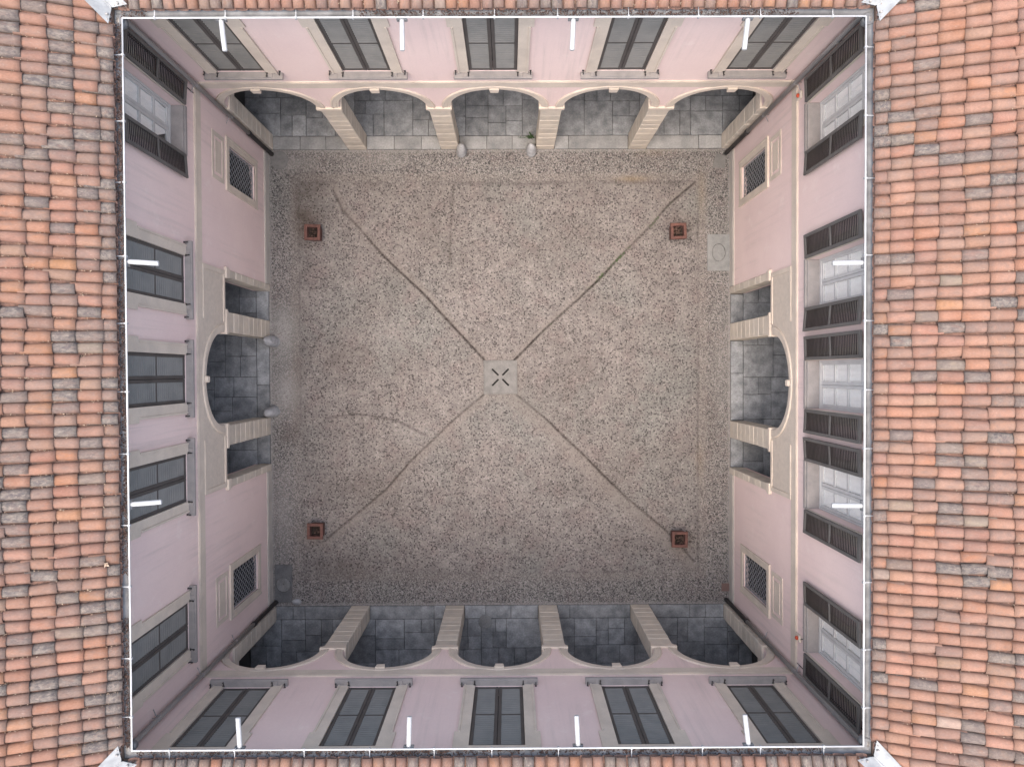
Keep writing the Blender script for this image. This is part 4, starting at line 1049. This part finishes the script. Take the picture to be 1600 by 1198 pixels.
# white rods reaching from the gutters over the court
def rod(key, u, skew, label):
    wg = WINGS[key]; u0, u1, r0, r1, g = EXT[key]
    e = empty('gutter_rod', wg.matrix_basis @ Vector((u, -g, 8.235)), wg.rotation_euler.z); tag(e, label, 'rod', 'white rods on the gutters')
    MB().tube([(0, 0.03, 0), (0, -0.02, 0), (skew * 0.5, -0.25, -0.012), (skew, -0.47, -0.03), (skew, -0.478, -0.031)], [0.034, 0.040, 0.040, 0.040, 0.034], 14).build('tube', 'rod', e, smooth=True)
    b = MB(); b.cbox(-0.085, 0.085, -0.018, 0.012, -0.045, 0.03, 0.006); b.cbox(-0.055, 0.055, 0.0125, 0.10, -0.05, -0.02, 0.005)
    b.tube([(-0.066, -0.022, 0.0), (-0.066, -0.03, 0.0)], 0.011, 6); b.tube([(0.066, -0.022, 0.0), (0.066, -0.03, 0.0)], 0.011, 6)
    b.build('bracket', 'zinc', e)
ordn = ['first', 'second', 'third', 'fourth']
for i, (x, sk) in enumerate(((-4.54, 0.04), (-1.68, 0.0), (1.04, -0.02), (3.81, -0.045))): rod('N', x, sk, f'white rod on the top gutter, {ordn[i]} from the left')
for i, (x, sk) in enumerate(((-4.37, 0.035), (-1.65, -0.01), (1.08, 0.02), (3.83, 0.045))): rod('S', -x, sk, f'white rod on the bottom gutter, {ordn[i]} from the left')
rod('W', 1.78, -0.025, 'white rod on the left gutter, the upper of two'); rod('W', -2.09, 0.03, 'white rod on the left gutter, the lower of two')
rod('E', -1.72, 0.0, 'white rod on the right gutter, the upper of two'); rod('E', 2.17, 0.0, 'white rod on the right gutter, the lower of two')

# small alarm lamps on the right wall
def beacon(u, z, label, cord):
    wg = WINGS['E']; e = empty('alarm_lamp', wg.matrix_basis @ Vector((u, 0, z)), wg.rotation_euler.z); tag(e, label, 'lamp')
    MB().cbox(-0.075, 0.075, -0.055, 0.002, -0.11, 0.11, 0.012).build('housing', 'cream', e)
    MB().tube([(0, -0.05, 0.02), (0, -0.085, 0.02), (0, -0.105, 0.02)], [0.045, 0.043, 0.02], 12).build('lens', 'red', e, smooth=True)
    if cord: MB().tube([(0.0, -0.02, 0.11), (-0.05, -0.05, 0.25), (-0.12, -0.03, 0.33), (-0.3, -0.02, 0.22)], 0.009, 6).build('cable', 'iron', e)
beacon(-5.72, 4.72, 'small red alarm lamp high on the right wall near the top corner', False)
beacon(5.62, 4.72, 'small red alarm lamp with a cable on the right wall near the bottom corner', True)

# ------------------------------------------------------------------ dead leaves in the gutters and on the tiles
def litter(key, ranges, label, dens, seed):
    r2 = random.Random(seed); u0, u1, r0, r1, g = EXT[key]; m = MB()
    for a, b, depth in ranges:
        for i in range(int((b - a) * dens)):
            u = r2.uniform(a, b); o = r2.gauss(0.085, 0.036); o = min(0.155, max(0.012, o))
            z = ZRIM - 0.07 + depth * r2.uniform(0.3, 1.0) + abs(o - 0.085) * 0.5
            c = Vector((u, -g + o, min(z, ZRIM + 0.02))); s = r2.uniform(0.008, 0.024)
            n = Vector((r2.gauss(0, .6), r2.gauss(0, .6), 1)).normalized(); t = n.orthogonal().normalized(); t = Matrix.Rotation(r2.uniform(0, 6.28), 3, n) @ t; v = n.cross(t)
            m.add([c - t * s, c + v * s * 0.5 + n * s * 0.25, c + t * s, c - v * s * 0.5 + n * s * 0.15], [(0, 1, 2, 3)])
    o = m.build('leaf_litter', 'litter'); o.location = WINGS[key].location; o.rotation_euler = WINGS[key].rotation_euler
    tag(o, label, 'leaf litter', kind='stuff')
litter('W', [(-0.6, 5.5, 0.075), (-3.2, -2.1, 0.075), (-6.0, -3.9, 0.07), (-2.1, -0.6, 0.03)], 'brown dead leaves lying in the left gutter', 330, 1)
litter('N', [(-2.35, 1.2, 0.07), (1.2, 4.6, 0.04), (-6.1, -5.7, 0.07)], 'brown dead leaves lying in the top gutter', 200, 2)
litter('S', [(4.9, 6.05, 0.07), (-5.0, 4.9, 0.022), (1.0, 2.0, 0.045)], 'brown dead leaves lying in the bottom gutter', 170, 3)
def roof_bits(key, n, omax, label, seed):
    r2 = random.Random(seed); u0, u1, r0, r1, g = EXT[key]; m = MB(); cu = (r0 + r1) / 2
    for i in range(n):
        col = r2.randint(-33, 33); uu = cu + (col + 0.35 + 0.5) * PITCH; o = r2.uniform(0.16, omax)
        for j in range(r2.randint(2, 6)):
            c = Vector((uu + r2.gauss(0, 0.014), -g + o + r2.gauss(0, 0.05), 0)); oo = c.y + g; c.z = ZEAVE + (oo - O_EAVE) * SLOPE + r2.uniform(0.045, 0.07); s = r2.uniform(0.006, 0.015)
            nn = Vector((r2.gauss(0, .5), r2.gauss(0, .5), 1)).normalized(); t = nn.orthogonal().normalized(); t = Matrix.Rotation(r2.uniform(0, 6.28), 3, nn) @ t; v = nn.cross(t)
            m.add([c - t * s, c + v * s * 0.5 + nn * s * 0.3, c + t * s, c - v * s * 0.5], [(0, 1, 2, 3)])
    o = m.build('leaf_bits', 'bits'); o.location = WINGS[key].location; o.rotation_euler = WINGS[key].rotation_euler; tag(o, label, 'leaf litter', kind='stuff')
roof_bits('W', 420, 1.9, 'dry leaf bits caught between the tiles of the left roof', 5)
roof_bits('N', 130, 0.5, 'dry leaf bits caught between the tiles of the top roof', 6)
roof_bits('E', 110, 2.2, 'dry leaf bits caught between the tiles of the right roof', 7)
# one big dry leaf on the left roof
m = MB(); pts = []
for i in range(10):
    a = 2 * math.pi * i / 10; r_ = 0.07 if i % 2 == 0 else 0.03; pts.append((r_ * math.cos(a), r_ * math.sin(a), 0.02 * math.sin(a * 2)))
m.add([(0, 0, 0.008)] + pts, [(0, i + 1, (i + 1) % 10 + 1) for i in range(10)])
o = m.build('dry_leaf', 'bits'); o.location = (-6.36, -2.99, ZEAVE + 0.155); o.rotation_euler = (0.1, -0.35, 0.6); tag(o, 'single large dry leaf lying on the left roof near the gutter', 'leaf')
